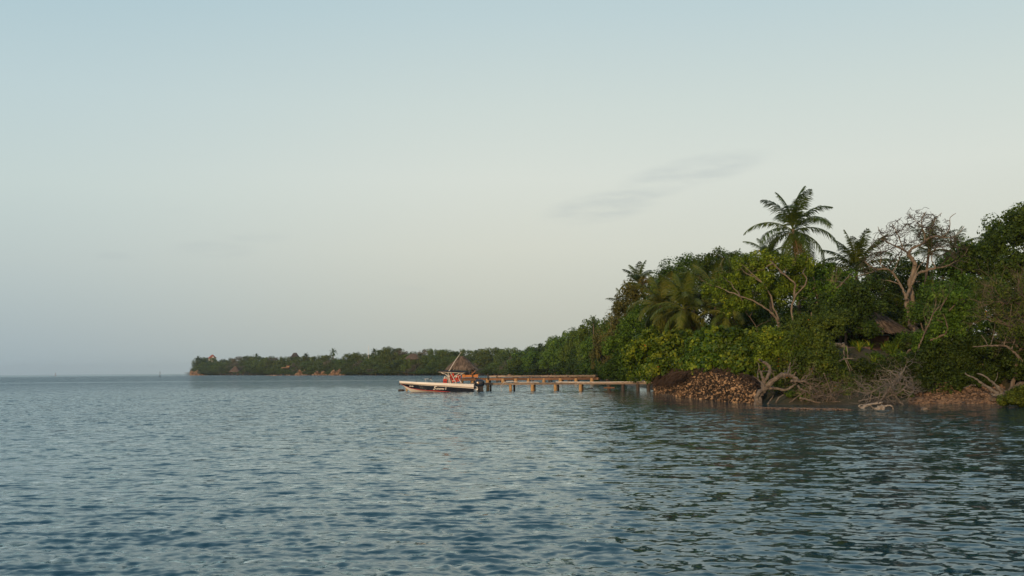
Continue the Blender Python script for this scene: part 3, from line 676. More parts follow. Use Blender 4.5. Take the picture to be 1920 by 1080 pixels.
# ------------------------------------------------------------------ palms of the near point
palm('tallest coconut palm, full crown with green nuts standing above the skyline', 1487, 430, 84, 1502, 5.0, 24, 101, nuts=8, dead=5, emin=-55, nl=58, lw=.08, r=.17, trunk_mat='bark')
palm('small palm crown peeking out left of the tallest palm', 1442, 482, 92, 1450, 3.2, 16, 102, emin=-10, nl=40)
palm('dark palm with upswept fronds between the tallest palm and the bare tree', 1606, 504, 88, 1612, 4.3, 24, 103, emin=0, nl=46, lw=.085, bendk=.75)
palm('dark palm seen through the crown of the bare tree', 1742, 468, 90, 1735, 3.6, 17, 104, emin=0, nl=40, bendk=.75)
palm('palm behind the big right tree, only its left fronds showing', 1790, 470, 88, 1800, 3.2, 14, 105, emin=0, nl=28)
palm('palm whose long low fronds reach behind the forked trunk above the hut', 1740, 600, 80, 1740, 4.4, 13, 106, emin=-5, nl=40, bendk=.6, mat='palm')
palm('big drooping palm left of centre with bright yellow leaf stalks', 1283, 578, 94, 1292, 5.0, 24, 107, emin=-55, nl=56, lw=.085, mat='palm_yellow', dead=4)
palm('drooping palm with brown skirt left of the big drooping palm', 1238, 572, 99, 1240, 4.6, 22, 108, emin=-55, nl=52, lw=.085, mat='palm_yellow', dead=4)
palm('palm with a short visible trunk right of the big drooping palm', 1362, 586, 92, 1363, 3.7, 18, 109, emin=-40, nl=46, lw=.085, dead=2, mat='palm_yellow')
palm('upright feathery palm on the ridge above the drooping palms', 1300, 545, 102, 1305, 4.2, 16, 110, emin=-10, nl=34, bendk=.8)
palm('feathery palm on the ridge left of the small peeking palm', 1378, 522, 98, 1380, 4.0, 16, 111, emin=-10, nl=34, bendk=.8)
palm('palm crown at the upper left end of the near trees, against the sky', 1197, 530, 116, 1236, 3.3, 16, 112, emin=-25, nl=38, lw=.09)
palm('ragged leaning palm low on the left edge of the near trees', 1172, 575, 116, 1238, 3.0, 14, 113, emin=-60, nl=26, lw=.08, mat='palm_yellow', dead=2)
palm('half-hidden palm above the spreading yellow-green tree', 1340, 548, 96, 1345, 4.2, 15, 114, emin=-20, nl=44, lw=.085, mat='palm_yellow')

# ------------------------------------------------------------------ the bare tree
rng = random.Random(5)
D0 = 78; bx = GX(1712, D0); bt = empty('bare_tree', (bx, D0, TZ(bx, D0)), 'leafless spreading tree with two pale forked trunks right of the hut', 'tree')
tb = MB()
ptub(tb, [(1716, 668), (1714, 640), (1713, 615), (1710, 600)], D0, .40, .30, rng, .1, 10)
ptub(tb, [(1710, 612), (1704, 590), (1701, 570), (1699, 560)], D0, .22, .15, rng, .1, 8)
ptub(tb, [(1716, 625), (1713, 590), (1711, 555), (1706, 530), (1714, 505), (1716, 492), (1706, 482), (1704, 474)], D0 + .7, .20, .15, rng, .1, 8)
tb.build('trunk', M['bark_pale'], bt)
lb = MB()
limbs = [([(1699, 560), (1694, 545), (1685, 528), (1674, 510), (1662, 503), (1645, 506), (1628, 497), (1622, 490)], .11, .04),
         ([(1699, 560), (1704, 545), (1711, 530), (1716, 518), (1724, 510), (1742, 506), (1755, 502)], .13, .08),
         ([(1755, 502), (1775, 500), (1788, 492), (1800, 486), (1812, 474), (1814, 466)], .06, .02),
         ([(1755, 502), (1748, 492), (1746, 480), (1752, 465), (1770, 462)], .06, .025),
         ([(1674, 510), (1680, 500), (1684, 488), (1688, 486)], .05, .03),
         ([(1662, 503), (1650, 496), (1652, 486), (1652, 470)], .05, .02),
         ([(1645, 506), (1630, 512), (1615, 515), (1605, 518)], .05, .02),
         ([(1704, 474), (1712, 464), (1724, 460), (1734, 455), (1738, 448), (1750, 442), (1765, 445)], .12, .06),
         ([(1704, 474), (1694, 468), (1680, 462), (1665, 455), (1652, 448)], .09, .04),
         ([(1734, 455), (1734, 440), (1728, 425), (1728, 410), (1735, 398)], .07, .03),
         ([(1765, 445), (1778, 436), (1782, 420), (1780, 408), (1792, 400)], .05, .02), ([(1734, 440), (1748, 425), (1754, 410), (1766, 399)], .045, .02), ([(1765, 445), (1785, 446), (1800, 436), (1808, 424)], .04, .02),
         ([(1694, 468), (1688, 450), (1680, 432), (1672, 418)], .05, .025), ([(1728, 425), (1715, 412), (1705, 402)], .035, .02), ([(1665, 455), (1652, 438), (1646, 425)], .04, .02),
         ([(1716, 518), (1722, 500), (1732, 490)], .05, .025), ([(1704, 529), (1720, 528), (1725, 528)], .04, .02),
         ([(1690, 535), (1675, 528), (1660, 525), (1645, 530), (1630, 540)], .05, .02)]
nodes = []
for path, a, b_ in limbs:
    pts = ptub(lb, path, D0 + rng.uniform(-.5, 1.0), a, b_, rng, .35, 6); nodes += pts[len(pts) // 3:]
def umbrella(mb, nodes, attract, rs, step=.26, kill=.30, reach=1.5, iters=60, rt=.015, pw=2.5):
    """space colonisation: branches grow from nodes towards the attraction points"""
    N = [np.array(p) for p in nodes]; par = [-1] * len(N); A_ = np.array(attract); alive = np.ones(len(A_), bool); n0 = len(N)
    for _ in range(iters):
        NA = np.array(N); al = np.where(alive)[0]
        if len(al) == 0: break
        d = np.linalg.norm(A_[al][:, None] - NA[None], axis=2); near = d.argmin(1); dm = d.min(1)
        alive[al[dm < kill]] = False
        acc = {}
        for i, k_, dd in zip(al, near, dm):
            if kill <= dd < reach: acc.setdefault(int(k_), []).append((A_[i] - NA[k_]) / dd)
        if not acc: break
        for k_, vs in acc.items():
            v = np.mean(vs, 0) + rs.normal(size=3) * .24; v /= np.linalg.norm(v) + 1e-9; N.append(NA[k_] + v * step); par.append(k_)
    w_ = np.zeros(len(N)); kids = [[] for _ in N]
    for i in range(len(N) - 1, n0 - 1, -1):
        w_[i] = max(w_[i], 1.0); w_[par[i]] += w_[i]; kids[par[i]].append(i)
    rad_ = rt * np.maximum(w_, 1) ** (1 / pw)
    done = set()
    for i in range(n0, len(N)):
        if i in done: continue
        chain = [par[i], i]; done.add(i); c_ = i
        while kids[c_]:
            nx_ = max(kids[c_], key=lambda q: w_[q])
            if nx_ in done: break
            chain.append(nx_); done.add(nx_); c_ = nx_
        rr_ = [min(.055, float(rad_[q])) for q in chain]; rr_[0] = rr_[1]
        mb.tube([Vector(N[q]) for q in chain], rr_, 4, caps=False)
rs_ = np.random.RandomState(8); att = []
for _ in range(2300):
    a_ = rs_.uniform(0, 2 * math.pi); f_ = rs_.rand() ** .5; x_ = math.cos(a_) * f_; y_ = math.sin(a_) * f_
    topy = 400 + 62 * abs(x_) ** 2.2 + 10 * math.sin(x_ * 9 + y_ * 4) + 12 * (x_ < -.15) * (1 + x_)
    py_ = topy + (rs_.rand() ** 1.5) * 62
    att.append(P(1718 + 92 * x_, py_, D0 + 3.6 * y_))
for _ in range(170):
    att.append(P(rs_.uniform(1605, 1660), rs_.uniform(478, 560), D0 + rs_.uniform(-1.5, 1.5))); 
for _ in range(60): att.append(P(rs_.uniform(1780, 1822), rs_.uniform(455, 500), D0 + rs_.uniform(-1.5, 1.5)))
tw = MB(); umbrella(tw, nodes, att, rs_)
tw.build('twigs', M['bark_dark'], bt)
lb.build('branches', M['bark_pale'], bt)
# small dead tree stems behind the hedge
for k, (lab, path, D_) in enumerate((('thin leafless sapling with forked stems behind the sea grape hedge', [(1424, 640), (1420, 615), (1410, 600), (1398, 585)], 80),
                                     ('thin leafless sapling standing right of the slender light-green tree', [(1722, 650), (1728, 640), (1740, 610), (1752, 585)], 66))):
    x_ = GX(path[0][0], D_); s_ = empty('bare_sapling', (x_, D_, TZ(x_, D_)), lab, 'sapling')
    mb = MB(); path = [(path[0][0], path[0][1] + 30)] + path
    pts = ptub(mb, path, D_, .06, .03, rng)
    for q in (pts[-1], pts[-1], pts[len(pts) // 2], pts[len(pts) * 3 // 4]): twig(mb, q, (rng.uniform(-1, 1), rng.uniform(-.4, .4), .7), 1.0, .025, 3, rng, .7)
    mb.build('stem', M['bark'], s_)
# ------------------------------------------------------------------ hut on the slope
rng = random.Random(77)
D0 = 76; c = P(1618, 623, D0); hut = empty('thatched_hut', (c.x, D0, TZ(c.x, D0)), 'thatched open hut with pink wall half hidden in the trees beside the bare tree', 'hut')
thatch('roof', hut, (c.x, D0, c.z), 3.2, 2.7, 2.05, .5, rng, 2600, 1.0, 'darkthatch', strip=.6, sw=.10)
for dx in (-2.3, -.2, 2.2):
    for dy in (-1.8, 1.8):
        mb = MB(); z0 = TZ(c.x + dx, D0 + dy) - .3; mb.tube([(c.x + dx, D0 + dy, z0), (c.x + dx, D0 + dy, c.z + .25)], .09, 7); mb.build('post', M['bark_dark'], hut)
mb = MB(); a = P(1640, 646, 75); b_ = P(1664, 629, 75); mb.box(((a.x + b_.x) / 2, 75.2, (a.z - .6 + b_.z) / 2), (b_.x - a.x + .2, .3, b_.z - a.z + .6)); mb.build('wall', M['masonry'], hut)
mb = MB(); mb.box(((a.x + b_.x) / 2, 75.2, b_.z + .05), (b_.x - a.x + .26, .4, .1)); mb.build('sill', surf_mat('blue_sill', (.10, .16, .22), (.14, .21, .28), 3, .7, 0), hut)
# garden wall with stones
D0 = 70.5; a = P(1535, 664, D0); b_ = P(1632, 650, D0)
gw = empty('garden_wall', ((a.x + b_.x) / 2, D0, a.z - .5), 'low pinkish garden wall topped with white stones in front of the hut', 'wall')
mb = MB(); mb.box(((a.x + b_.x) / 2, D0 + .2, (a.z + b_.z) / 2 - .5), (b_.x - a.x, .4, b_.z - a.z + 1.0)); mb.build('wall', M['masonry'], gw)
mb = MB()
for i in range(70):
    q = P(rng.uniform(1556, 1584), 650 - rng.random() ** 1.3 * 6, D0 + rng.uniform(-.15, .3)); s_ = rng.uniform(.07, .13); mb.cur = rng.random()
    mb.blob(q, s_, s_ * .8, s_ * .7, rng, .2, 6, 4)
mb.build('coping_stones', M['drift_pale'], gw)
# strap-leaved plants on the slope
for i, (px, py, D_, L, lab) in enumerate(((1560, 662, 69, .9, 'brown-tinged strap-leaved plant at the foot of the garden wall'), (1590, 664, 68, .8, 'upright strap-leaved plant right of the thin trunk by the garden wall'),
        (1640, 670, 67.5, 1.1, 'strap-leaved plant with yellow blades in the middle of the slope'), (1612, 668, 69, 1.0, 'dark strap-leaved plant beside the garden wall end'),
        (1675, 650, 69, 1.2, 'tall lily-like plant with bright blades under the hut wall'), (1695, 664, 68, 1.0, 'arching strap-leaved plant next to the bare trunk'),
        (1660, 640, 72, 1.0, 'strap-leaved plant touching the pink hut wall'), (1632, 650, 71, 1.1, 'dark strap-leaved plant in front of the open side of the hut'), (1682, 640, 71.5, 1.3, 'strap-leaved plant hiding the right corner of the hut wall'), (1600, 650, 71, 1.0, 'strap-leaved plant behind the garden wall, left of the hut opening'), (1648, 684, 66, .9, 'lowest strap-leaved plant, above the bleached tangle'))):
    q = P(px, py + 14, D_); z0 = TZ(q.x, D_); q.z = max(q.z, z0)
    mb = MB(); q = Vector((q.x, D_, z0 - .05)); hgt = (P(px, py, D_).z - z0)
    L = max(L, hgt + .4)
    for k in range(30):
        az = rng.uniform(0, 6.28); ee = rad(rng.uniform(40, 85)); l = L * rng.uniform(.6, 1.15); wv = Vector((-math.sin(az), math.cos(az), 0)) * rng.uniform(.025, .05); pts = []; p_ = q.copy()
        for s in range(5):
            pts.append(p_.copy()); p_ = p_ + Vector((math.cos(az) * math.cos(ee), math.sin(az) * math.cos(ee), math.sin(ee))) * l / 4; ee -= rad(rng.uniform(8, 28))
        mb.cur = rng.random()
        vs = []
        for s, pp in enumerate(pts): ww = wv * (1 - (s / 4) ** 2 * .85); vs += [pp - ww, pp + ww]
        mb.add(vs, [(2 * s, 2 * s + 1, 2 * s + 3, 2 * s + 2) for s in range(4)])
    o = mb.build('strap_leaf_plant', M['leaf_bright'], None, (q.x, q.y, q.z)); setp(o, lab, 'plant', 'strap-leaved plants on the hut slope')

# ------------------------------------------------------------------ coral-stone bank
bank_base = [G(1226, 737), G(1240, 740), G(1280, 745), G(1340, 751), G(1400, 757), G(1424, 758)]
btop_px = [(1226, 706), (1238, 698), (1290, 697), (1365, 698), (1398, 712), (1412, 726), (1424, 740)]
def bank_base_at(s):
    f = s * (len(bank_base) - 1); i = min(len(bank_base) - 2, int(f)); return bank_base[i].lerp(bank_base[i + 1], f - i)
mb = MB()
bo = bank_base_at(.5)
for i in range(6000):
    s = rng.random(); b0 = bank_base_at(s); pxs = 960 + FPX * b0.x / b0.y
    tp = float(np.interp(pxs, [q[0] for q in btop_px], [q[1] for q in btop_px])); ztop = CAMH + (HY(pxs) - tp) * b0.y / FPX
    v = rng.random(); z = -.15 + (ztop + .15) * v
    push = .30 + .5 * v ** 1.3 if v > .12 else -.25 * (1 - v / .12)
    push += .10 * math.sin(s * 23 + v * 5) + .07 * math.sin(s * 51 - v * 9) + rng.uniform(-.10, .08)
    dirn = Vector((b0.x, b0.y, 0)).normalized()
    q = Vector((b0.x, b0.y, z)) + dirn * push
    r_ = rng.uniform(.035, .10) * (1.2 if v < .2 else 1) * (1.6 if rng.random() < .06 else 1)
    mb.cur = rng.random() ** 2.0
    mb.blob(q, r_ * rng.uniform(.7, 1.4), r_ * rng.uniform(.6, 1.1), r_ * rng.uniform(.55, 1.0), rng, .3, 6, 4)
# solid core behind the stones
N_ = 24; vs = []
for i in range(N_ + 1):
    b0 = bank_base_at(i / N_); pxs = 960 + FPX * b0.x / b0.y; dirn = Vector((b0.x, b0.y, 0)).normalized()
    tp = float(np.interp(pxs, [q[0] for q in btop_px], [q[1] for q in btop_px])); ztop = CAMH + (HY(pxs) - tp) * b0.y / FPX
    vs += [Vector((b0.x, b0.y, -.4)) + dirn * .35, Vector((b0.x, b0.y, ztop * .5)) + dirn * .7, Vector((b0.x, b0.y, ztop - .05)) + dirn * .85, Vector((b0.x, b0.y, ztop - .05)) + dirn * 4, Vector((b0.x, b0.y, -.4)) + dirn * 4]
mb.cur = .08
mb.add(vs, [(5 * i + k, 5 * (i + 1) + k, 5 * (i + 1) + k + 1, 5 * i + k + 1) for i in range(N_) for k in range(4)])
bank = mb.build('stone_bank', M['stone'], None, (bo.x, bo.y, 0)); setp(bank, 'rough brown bank of piled coral stones under the sea grape shrubs', 'stone bank')
# reddish root mat above the stones; dark strands paint shade over the left end
mb = MB()
for i in range(900):
    s = rng.uniform(.02, .97); b0 = bank_base_at(s); pxs = 960 + FPX * b0.x / b0.y; dirn = Vector((b0.x, b0.y, 0)).normalized()
    tp = float(np.interp(pxs, [q[0] for q in btop_px], [q[1] for q in btop_px])); ztop = CAMH + (HY(pxs) - tp) * b0.y / FPX
    p0 = Vector((b0.x, b0.y, ztop + rng.uniform(.0, .35))) + dirn * rng.uniform(.6, 1.6)
    p1 = p0 + Vector((rng.gauss(0, .35), rng.gauss(0, .3), -rng.uniform(.1, .6)))
    mb.cur = rng.random(); mb.tube(curve_to(p0, p1, rng, 3, .2), [.022, .018, .014, .006], 3, caps=False)
for i in range(1500):  # crowded dark strands added in place of the overhanging shrubs' shadow
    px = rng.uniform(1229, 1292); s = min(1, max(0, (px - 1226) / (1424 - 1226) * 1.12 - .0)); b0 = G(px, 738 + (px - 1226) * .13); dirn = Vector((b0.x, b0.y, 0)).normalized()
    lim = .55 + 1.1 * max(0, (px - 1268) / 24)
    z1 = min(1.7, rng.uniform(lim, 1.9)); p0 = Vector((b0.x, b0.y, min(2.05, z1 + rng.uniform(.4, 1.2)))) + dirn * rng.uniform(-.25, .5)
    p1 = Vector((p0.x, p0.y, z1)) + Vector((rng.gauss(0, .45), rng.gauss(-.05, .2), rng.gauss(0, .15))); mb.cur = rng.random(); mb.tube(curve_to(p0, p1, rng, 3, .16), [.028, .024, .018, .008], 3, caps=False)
o = mb.build('roots_and_shade_strands', M['roots'], None, (bo.x, bo.y, 2)); setp(o, 'mat of thin reddish-brown roots over the top of the stone bank, with dark strands added as shade at its left end', 'roots', None, 'stuff')

# ------------------------------------------------------------------ pebble beach, bars
mb = MB(); q0 = G(1785, 757)
for i in range(2600):
    px = rng.uniform(1705, 1885); b0 = G(px, 757.5 + rng.uniform(-.5, 1)); dirn = Vector((b0.x, b0.y, 0)).normalized(); k = rng.uniform(-.5, 4.4)
    q = Vector((b0.x, b0.y, 0)) + dirn * k; z = TZ(q.x, q.y); r_ = rng.choice((rng.uniform(.04, .08), rng.uniform(.05, .13)))
    mb.cur = rng.random(); mb.blob((q.x, q.y, z + r_ * .2 + .06 * math.exp(-((k - 3) / 1.5) ** 2) * 1.2), r_, r_ * .9, r_ * .7, rng, .25, 6, 4)
o = mb.build('pebbles', M['pebble'], None, (q0.x, q0.y, 0)); setp(o, 'brown pebbles strewn along the small beach under the vine thicket', 'pebbles', None, 'stuff')
mb = MB(); q0 = G(1500, 767)
vs = []; nS = 40
for i in range(nS + 1):
    px = 1418 + (1600 - 1418) * i / nS; b0 = G(px, 766.0 + 3.2 * (i / nS) + .5 * math.sin(i * .9)); hh = .055 * math.sin(math.pi * min(1, max(.0, i / nS))) ** .5 + .02 * math.sin(i * 2.1)
    vs += [Vector((b0.x, b0.y - .5, -.15)), Vector((b0.x, b0.y - .1, hh * .8)), Vector((b0.x, b0.y + .7, hh)), Vector((b0.x, b0.y + 1.8, -.15))]
mb.add(vs, [(4 * i + k, 4 * (i + 1) + k, 4 * (i + 1) + k + 1, 4 * i + k + 1) for i in range(nS) for k in range(3)])
for i in range(700):
    px = rng.uniform(1425, 1595); t_ = (px - 1418) / 182; b0 = G(px, 766 + 3.2 * t_); r_ = rng.uniform(.02, .06); mb.cur = rng.random(); mb.blob((b0.x, b0.y + rng.uniform(-.35, 1.2), .03), r_ * 1.3, r_, r_ * .6, rng, .25, 5, 4)
o = mb.build('gravel_bar', M['pebble'], None, (q0.x, q0.y, 0)); setp(o, 'low gravel bar just above the water in front of the driftwood', 'gravel bar', None, 'structure')
def small_rock(px, py, r_, lab, mat='stone', flat=.6):
    b0 = G(px, py); mb = MB(); mb.cur = .6; mb.blob((b0.x, b0.y, r_ * .1), r_, r_ * .8, r_ * flat, rng, .22, 8, 6); o = mb.build('rock', M[mat], None, (b0.x, b0.y, 0)); setp(o, lab, 'rock')
small_rock(1733, 768, .18, 'small lone rock awash right of the bleached log', 'drift')
small_rock(1760, 736 + 18, .28, 'larger brown stone at the left end of the pebble beach')
small_rock(1808, 757, .16, 'dark stone at the waterline in the middle of the pebble beach', 'post_dark')

# ------------------------------------------------------------------ driftwood
def drift(name, label, cat, paths, D_, mat, seed, jd=.35, twigsat=(), n=7):
    rg = random.Random(seed); x_ = paths[0][0][0]; b0 = P(x_[0], x_[1], D_); root_z = min(P(q[0], q[1], D_).z for pth in paths for q in pth[0])
    mb = MB(); allp = []
    for path, r0, r1 in paths: allp.append(ptub(mb, path, D_, r0 * .8, r1 * .75, rg, jd, n))
    for (k, cnt, L_, r_, dep, dv) in twigsat:
        for _ in range(cnt):
            pts = allp[k]; q = pts[rg.randint(len(pts) // 3, len(pts) - 1)]
            twig(mb, q, Vector(dv) + Vector((rg.gauss(0, .5), rg.gauss(0, .5), rg.gauss(0, .4))), L_ * rg.uniform(.6, 1.2), r_, dep, rg, .75, .0, (2, 3), 3, .9)
    o = mb.build(name, M[mat], None, (b0.x, D_, max(-.1, root_z))); setp(o, label, cat)
    return o
drift('driftwood_tree', 'huge curved dead root arching out of the bank beside the sea grape shrubs', 'driftwood',
      [([(1420, 757), (1424, 742), (1436, 725), (1452, 712), (1468, 702), (1482, 703), (1492, 711), (1500, 716), (1512, 715)], .27, .10),
       ([(1420, 757), (1418, 745), (1425, 732), (1440, 728), (1455, 727), (1468, 733), (1482, 728), (1494, 719)], .19, .07),
       ([(1430, 722), (1438, 707), (1445, 694), (1441, 684), (1430, 678), (1423, 674)], .17, .08),
       ([(1430, 725), (1430, 705), (1425, 695), (1423, 693)], .15, .07), ([(1430, 696), (1438, 696), (1447, 695)], .05, .04),
       ([(1422, 710), (1420, 700), (1424, 688), (1422, 680), (1418, 678)], .05, .025), ([(1432, 722), (1422, 712), (1412, 705)], .08, .03),
       ([(1483, 714), (1495, 715), (1510, 714), (1520, 722), (1518, 734)], .12, .05), ([(1496, 722), (1500, 730), (1508, 732), (1518, 737), (1525, 745)], .1, .04),
       ([(1475, 702), (1480, 690), (1482, 680)], .09, .04), ([(1488, 706), (1490, 700), (1493, 698)], .07, .04),
       ([(1420, 752), (1417, 757), (1415, 761)], .15, .06), ([(1424, 750), (1428, 757), (1432, 761)], .13, .05),
       ([(1455, 755), (1460, 745), (1470, 740)], .07, .04), ([(1440, 757), (1445, 750), (1450, 742)], .06, .03)],
      62, 'drift', 301, .4, [(7, 10, .8, .03, 3, (.6, 0, -.1)), (8, 8, .7, .025, 3, (.6, 0, -.3)), (0, 5, .6, .03, 2, (.3, 0, .5))], 8)
drift('driftwood_branch', 'long dark half-sunk branch lying below the mangrove', 'driftwood',
      [([(1500, 746), (1518, 750), (1540, 757), (1555, 755), (1575, 753), (1590, 758)], .10, .04), ([(1530, 745), (1545, 740), (1560, 750)], .06, .03), ([(1545, 700), (1555, 725), (1560, 745), (1552, 757)], .05, .03)], 61.5, 'drift', 302, .5, [(0, 10, .8, .03, 2, (.3, 0, .5)), (2, 6, .7, .02, 2, (.2, 0, .4))])
drift('brush_tangle', 'brown dead brush crammed under the mangrove behind the half-sunk branch', 'brush',
      [([(1500, 752), (1520, 740), (1540, 735)], .04, .03), ([(1540, 755), (1560, 742), (1580, 735)], .04, .03), ([(1570, 757), (1590, 745), (1610, 742)], .04, .03), ([(1480, 755), (1495, 745), (1510, 730)], .04, .03), ([(1525, 725), (1545, 722), (1560, 715)], .03, .02)],
      62, 'bark', 320, .6, [(0, 8, .8, .022, 3, (.3, 0, .1)), (1, 8, .8, .022, 3, (.3, 0, .1)), (2, 8, .8, .022, 3, (-.2, 0, .1)), (3, 8, .7, .022, 3, (.4, 0, .1)), (4, 7, .7, .02, 3, (.4, 0, -.2))])
drift('dead_snag', 'bleached dead stems drooping in an arch below the garden wall', 'driftwood',
      [([(1574, 677), (1585, 672), (1600, 672), (1612, 678), (1619, 690), (1622, 705), (1627, 722)], .06, .03), ([(1583, 674), (1582, 662), (1583, 648)], .05, .03), ([(1590, 673), (1589, 660), (1588, 648)], .045, .03),
       ([(1585, 675), (1592, 690), (1596, 705), (1595, 712)], .05, .02), ([(1588, 675), (1596, 690), (1605, 702), (1603, 708)], .04, .02), ([(1619, 690), (1612, 698), (1606, 706)], .03, .02), ([(1608, 698), (1612, 715), (1618, 730), (1622, 740)], .03, .02),
       ([(1574, 677), (1570, 679)], .09, .07)], 65.5, 'drift_grey', 303, .3, [(3, 8, .5, .018, 2, (0, 0, -1)), (4, 6, .5, .018, 2, (.2, 0, -1)), (0, 4, .5, .018, 2, (.4, 0, -.7))])
drift('driftwood_tangle', 'dense tangle of bleached branches heaped at the waterline left of the beach', 'driftwood',
      [([(1668, 725), (1676, 738), (1685, 752), (1695, 760), (1708, 767), (1716, 765)], .10, .05), ([(1655, 745), (1670, 728), (1685, 715), (1688, 700)], .09, .04),
       ([(1650, 712), (1665, 711), (1680, 713), (1690, 720)], .05, .03), ([(1670, 711), (1671, 704), (1669, 698)], .04, .02), ([(1688, 714), (1690, 704), (1689, 698)], .05, .02),
       ([(1695, 712), (1708, 718), (1716, 730), (1708, 740)], .05, .03), ([(1625, 740), (1645, 730), (1665, 722)], .05, .03), ([(1640, 755), (1660, 745), (1690, 735), (1700, 722)], .07, .03), ([(1610, 752), (1630, 748), (1650, 745)], .06, .03),
       ([(1605, 715), (1620, 730), (1640, 745)], .04, .02)], 61, 'drift_grey', 304, .6,
      [(1, 14, .75, .035, 3, (.2, 0, .2)), (2, 14, .7, .028, 3, (0, 0, -.1)), (7, 16, .7, .03, 3, (.3, 0, .1)), (6, 14, .8, .028, 3, (-.4, 0, -.1)), (5, 8, .5, .025, 3, (-.2, 0, -.2)), (8, 8, .7, .03, 3, (-.3, 0, .1)), (9, 10, .7, .022, 3, (0, 0, -.1))])
drift('bleached_log', 'pale bleached driftwood lump with splayed legs awash in the shallows', 'driftwood',
      [([(1642, 768), (1650, 765), (1655, 759), (1658, 765), (1655, 769)], .14, .09), ([(1658, 762), (1666, 760), (1673, 761), (1675, 769)], .07, .035), ([(1655, 762), (1658, 770)], .08, .06)], 53.6, 'drift_pale', 305, .12, n=8)
drift('bleached_log', 'grey log with a pale broken crown lying left of the splayed lump', 'driftwood',
      [([(1617, 766), (1625, 760), (1638, 757), (1654, 755)], .12, .06), ([(1622, 764), (1614, 764), (1609, 762), (1612, 759), (1622, 759)], .06, .03), ([(1630, 760), (1638, 765), (1641, 768)], .05, .03)], 55.5, 'drift_pale', 306, .15)
drift('driftwood_branch', 'split bleached stems fanning up from the right bank', 'driftwood',
      [([(1880, 742), (1866, 735), (1850, 725), (1838, 716), (1828, 709), (1811, 702), (1810, 699)], .16, .03), ([(1880, 740), (1868, 722), (1855, 712), (1842, 702), (1834, 700)], .13, .025), ([(1878, 738), (1862, 718), (1850, 708), (1832, 700)], .1, .02),
       ([(1890, 737), (1878, 728), (1866, 722)], .07, .03), ([(1850, 725), (1845, 722), (1840, 724)], .04, .02), ([(1861, 722), (1870, 710), (1871, 698)], .03, .015), ([(1830, 722), (1820, 722), (1806, 728)], .035, .015),
       ([(1885, 748), (1872, 742), (1858, 738)], .18, .08)], 60.5, 'drift_grey', 307, .25)
drift('leaning_tree', 'thick dark leafless trunk leaning out over the shore at the right edge', 'tree',
      [([(1862, 748), (1880, 742), (1900, 733), (1920, 720), (1950, 700)], .22, .34), ([(1896, 735), (1903, 728), (1912, 717)], .08, .05)], 61.2, 'bark', 308, .1, n=9)
drift('dead_branch', 'pale horizontal dead bough reaching left from the twiggy tree', 'branch',
      [([(1925, 690), (1910, 668), (1900, 658), (1885, 648), (1868, 648), (1850, 648), (1838, 650), (1824, 650)], .13, .03), ([(1852, 648), (1848, 638), (1840, 628)], .035, .015), ([(1858, 646), (1864, 625), (1866, 606)], .03, .015),
       ([(1883, 646), (1886, 635)], .05, .03), ([(1897, 655), (1902, 640), (1906, 620)], .05, .03)], 61.5, 'drift', 309, .2, [(4, 4, .5, .02, 2, (0, 0, .5))])
drift('leaning_branch', 'bare brown branch slanting down the slope from the foot of the bare tree', 'branch', [([(1706, 655), (1698, 665), (1690, 674), (1682, 682)], .10, .07)], 68, 'bark', 310, .1)
drift('dead_branch', 'smooth bent bough below the slender light-green tree', 'branch', [([(1745, 638), (1760, 632), (1772, 627), (1778, 617), (1775, 608)], .11, .05), ([(1778, 617), (1772, 596), (1768, 588)], .05, .02)], 66.2, 'bark', 311, .1)

# ------------------------------------------------------------------ docks
def dock(label, A, B_, wdt, ztop, thick, post_px, D_posts, mats, seed, post_r=.16, plank=.28, broken=0.0, pm='post'):
    """A, B_: world xy of the two ends; deck built of cross planks on two stringers"""
    rg = random.Random(seed); A, B_ = Vector((*A, 0)), Vector((*B_, 0)); d = (B_ - A); L = d.length; d.normalize(); n_ = Vector((-d.y, d.x, 0))
    if n_.y > 0: n_ = -n_                                            # n_ points to the camera side
    root = empty('dock', (A.x, A.y, 0), label, 'dock')
    mb = MB(); k = 0; s = 0
    rot = Matrix(((d.x, -d.y, 0), (d.y, d.x, 0), (0, 0, 1)))
    while s < L:
        wpl = plank * rg.uniform(.85, 1.1)
        if rg.random() > broken:
            mb.cur = rg.random(); cpt = A + d * (s + wpl / 2) + Vector((0, 0, ztop - .03 + rg.uniform(-.012, .012)))
            mb.box(cpt, (wpl * .93, wdt * rg.uniform(.97, 1.06), .05), rot)
        s += wpl
    mb.build('deck', M[mats[0]], root)
    for sg in (1, -1):
        mb = MB(); s = 0
        while s < L:
            l = min(rg.uniform(3.0, 4.6), L - s); mb.cur = rg.random()
            a_ = A + d * s + n_ * (wdt / 2 - .08) * sg + Vector((0, 0, ztop - .055 - thick / 2 + rg.uniform(-.015, .015))); mb.beam(a_, a_ + d * (l - .03), .09, thick); s += l
        mb.build('stringer', M[mats[1]], root)
    for px in post_px:
        x_ = GX(px, D_posts(px)); y_ = D_posts(px)
        for sg in (1, -1):
            q = A + d * ((Vector((x_, y_, 0)) - A).dot(d)) + n_ * (wdt / 2 - .25) * sg
            mb = MB(); r_ = post_r * rg.uniform(.85, 1.15) * (1 if sg > 0 else .6); mb.cur = rg.random(); mb.tube([(q.x, q.y, -1.6), (q.x + rg.uniform(-.12, .12), q.y, ztop - .06 - thick * .2)], [r_ * 1.05, r_], 10)
            mb.build('post', M[pm if sg > 0 else 'post_dark'], root)
    return root
Dfront = lambda px: float(np.interp(px, [885, 1225], [112.5, 107.5]))
A_ = (GX(884, 112.5), 113.3); B2 = (GX(1226, 107.5), 108.3)
dk = dock('front wooden dock on stubby posts between the boat and the stone bank', A_, B2, 1.7, .90, .16, [913, 958, 998, 1042, 1087], Dfront, ('plank', 'plank'), 41, .185)
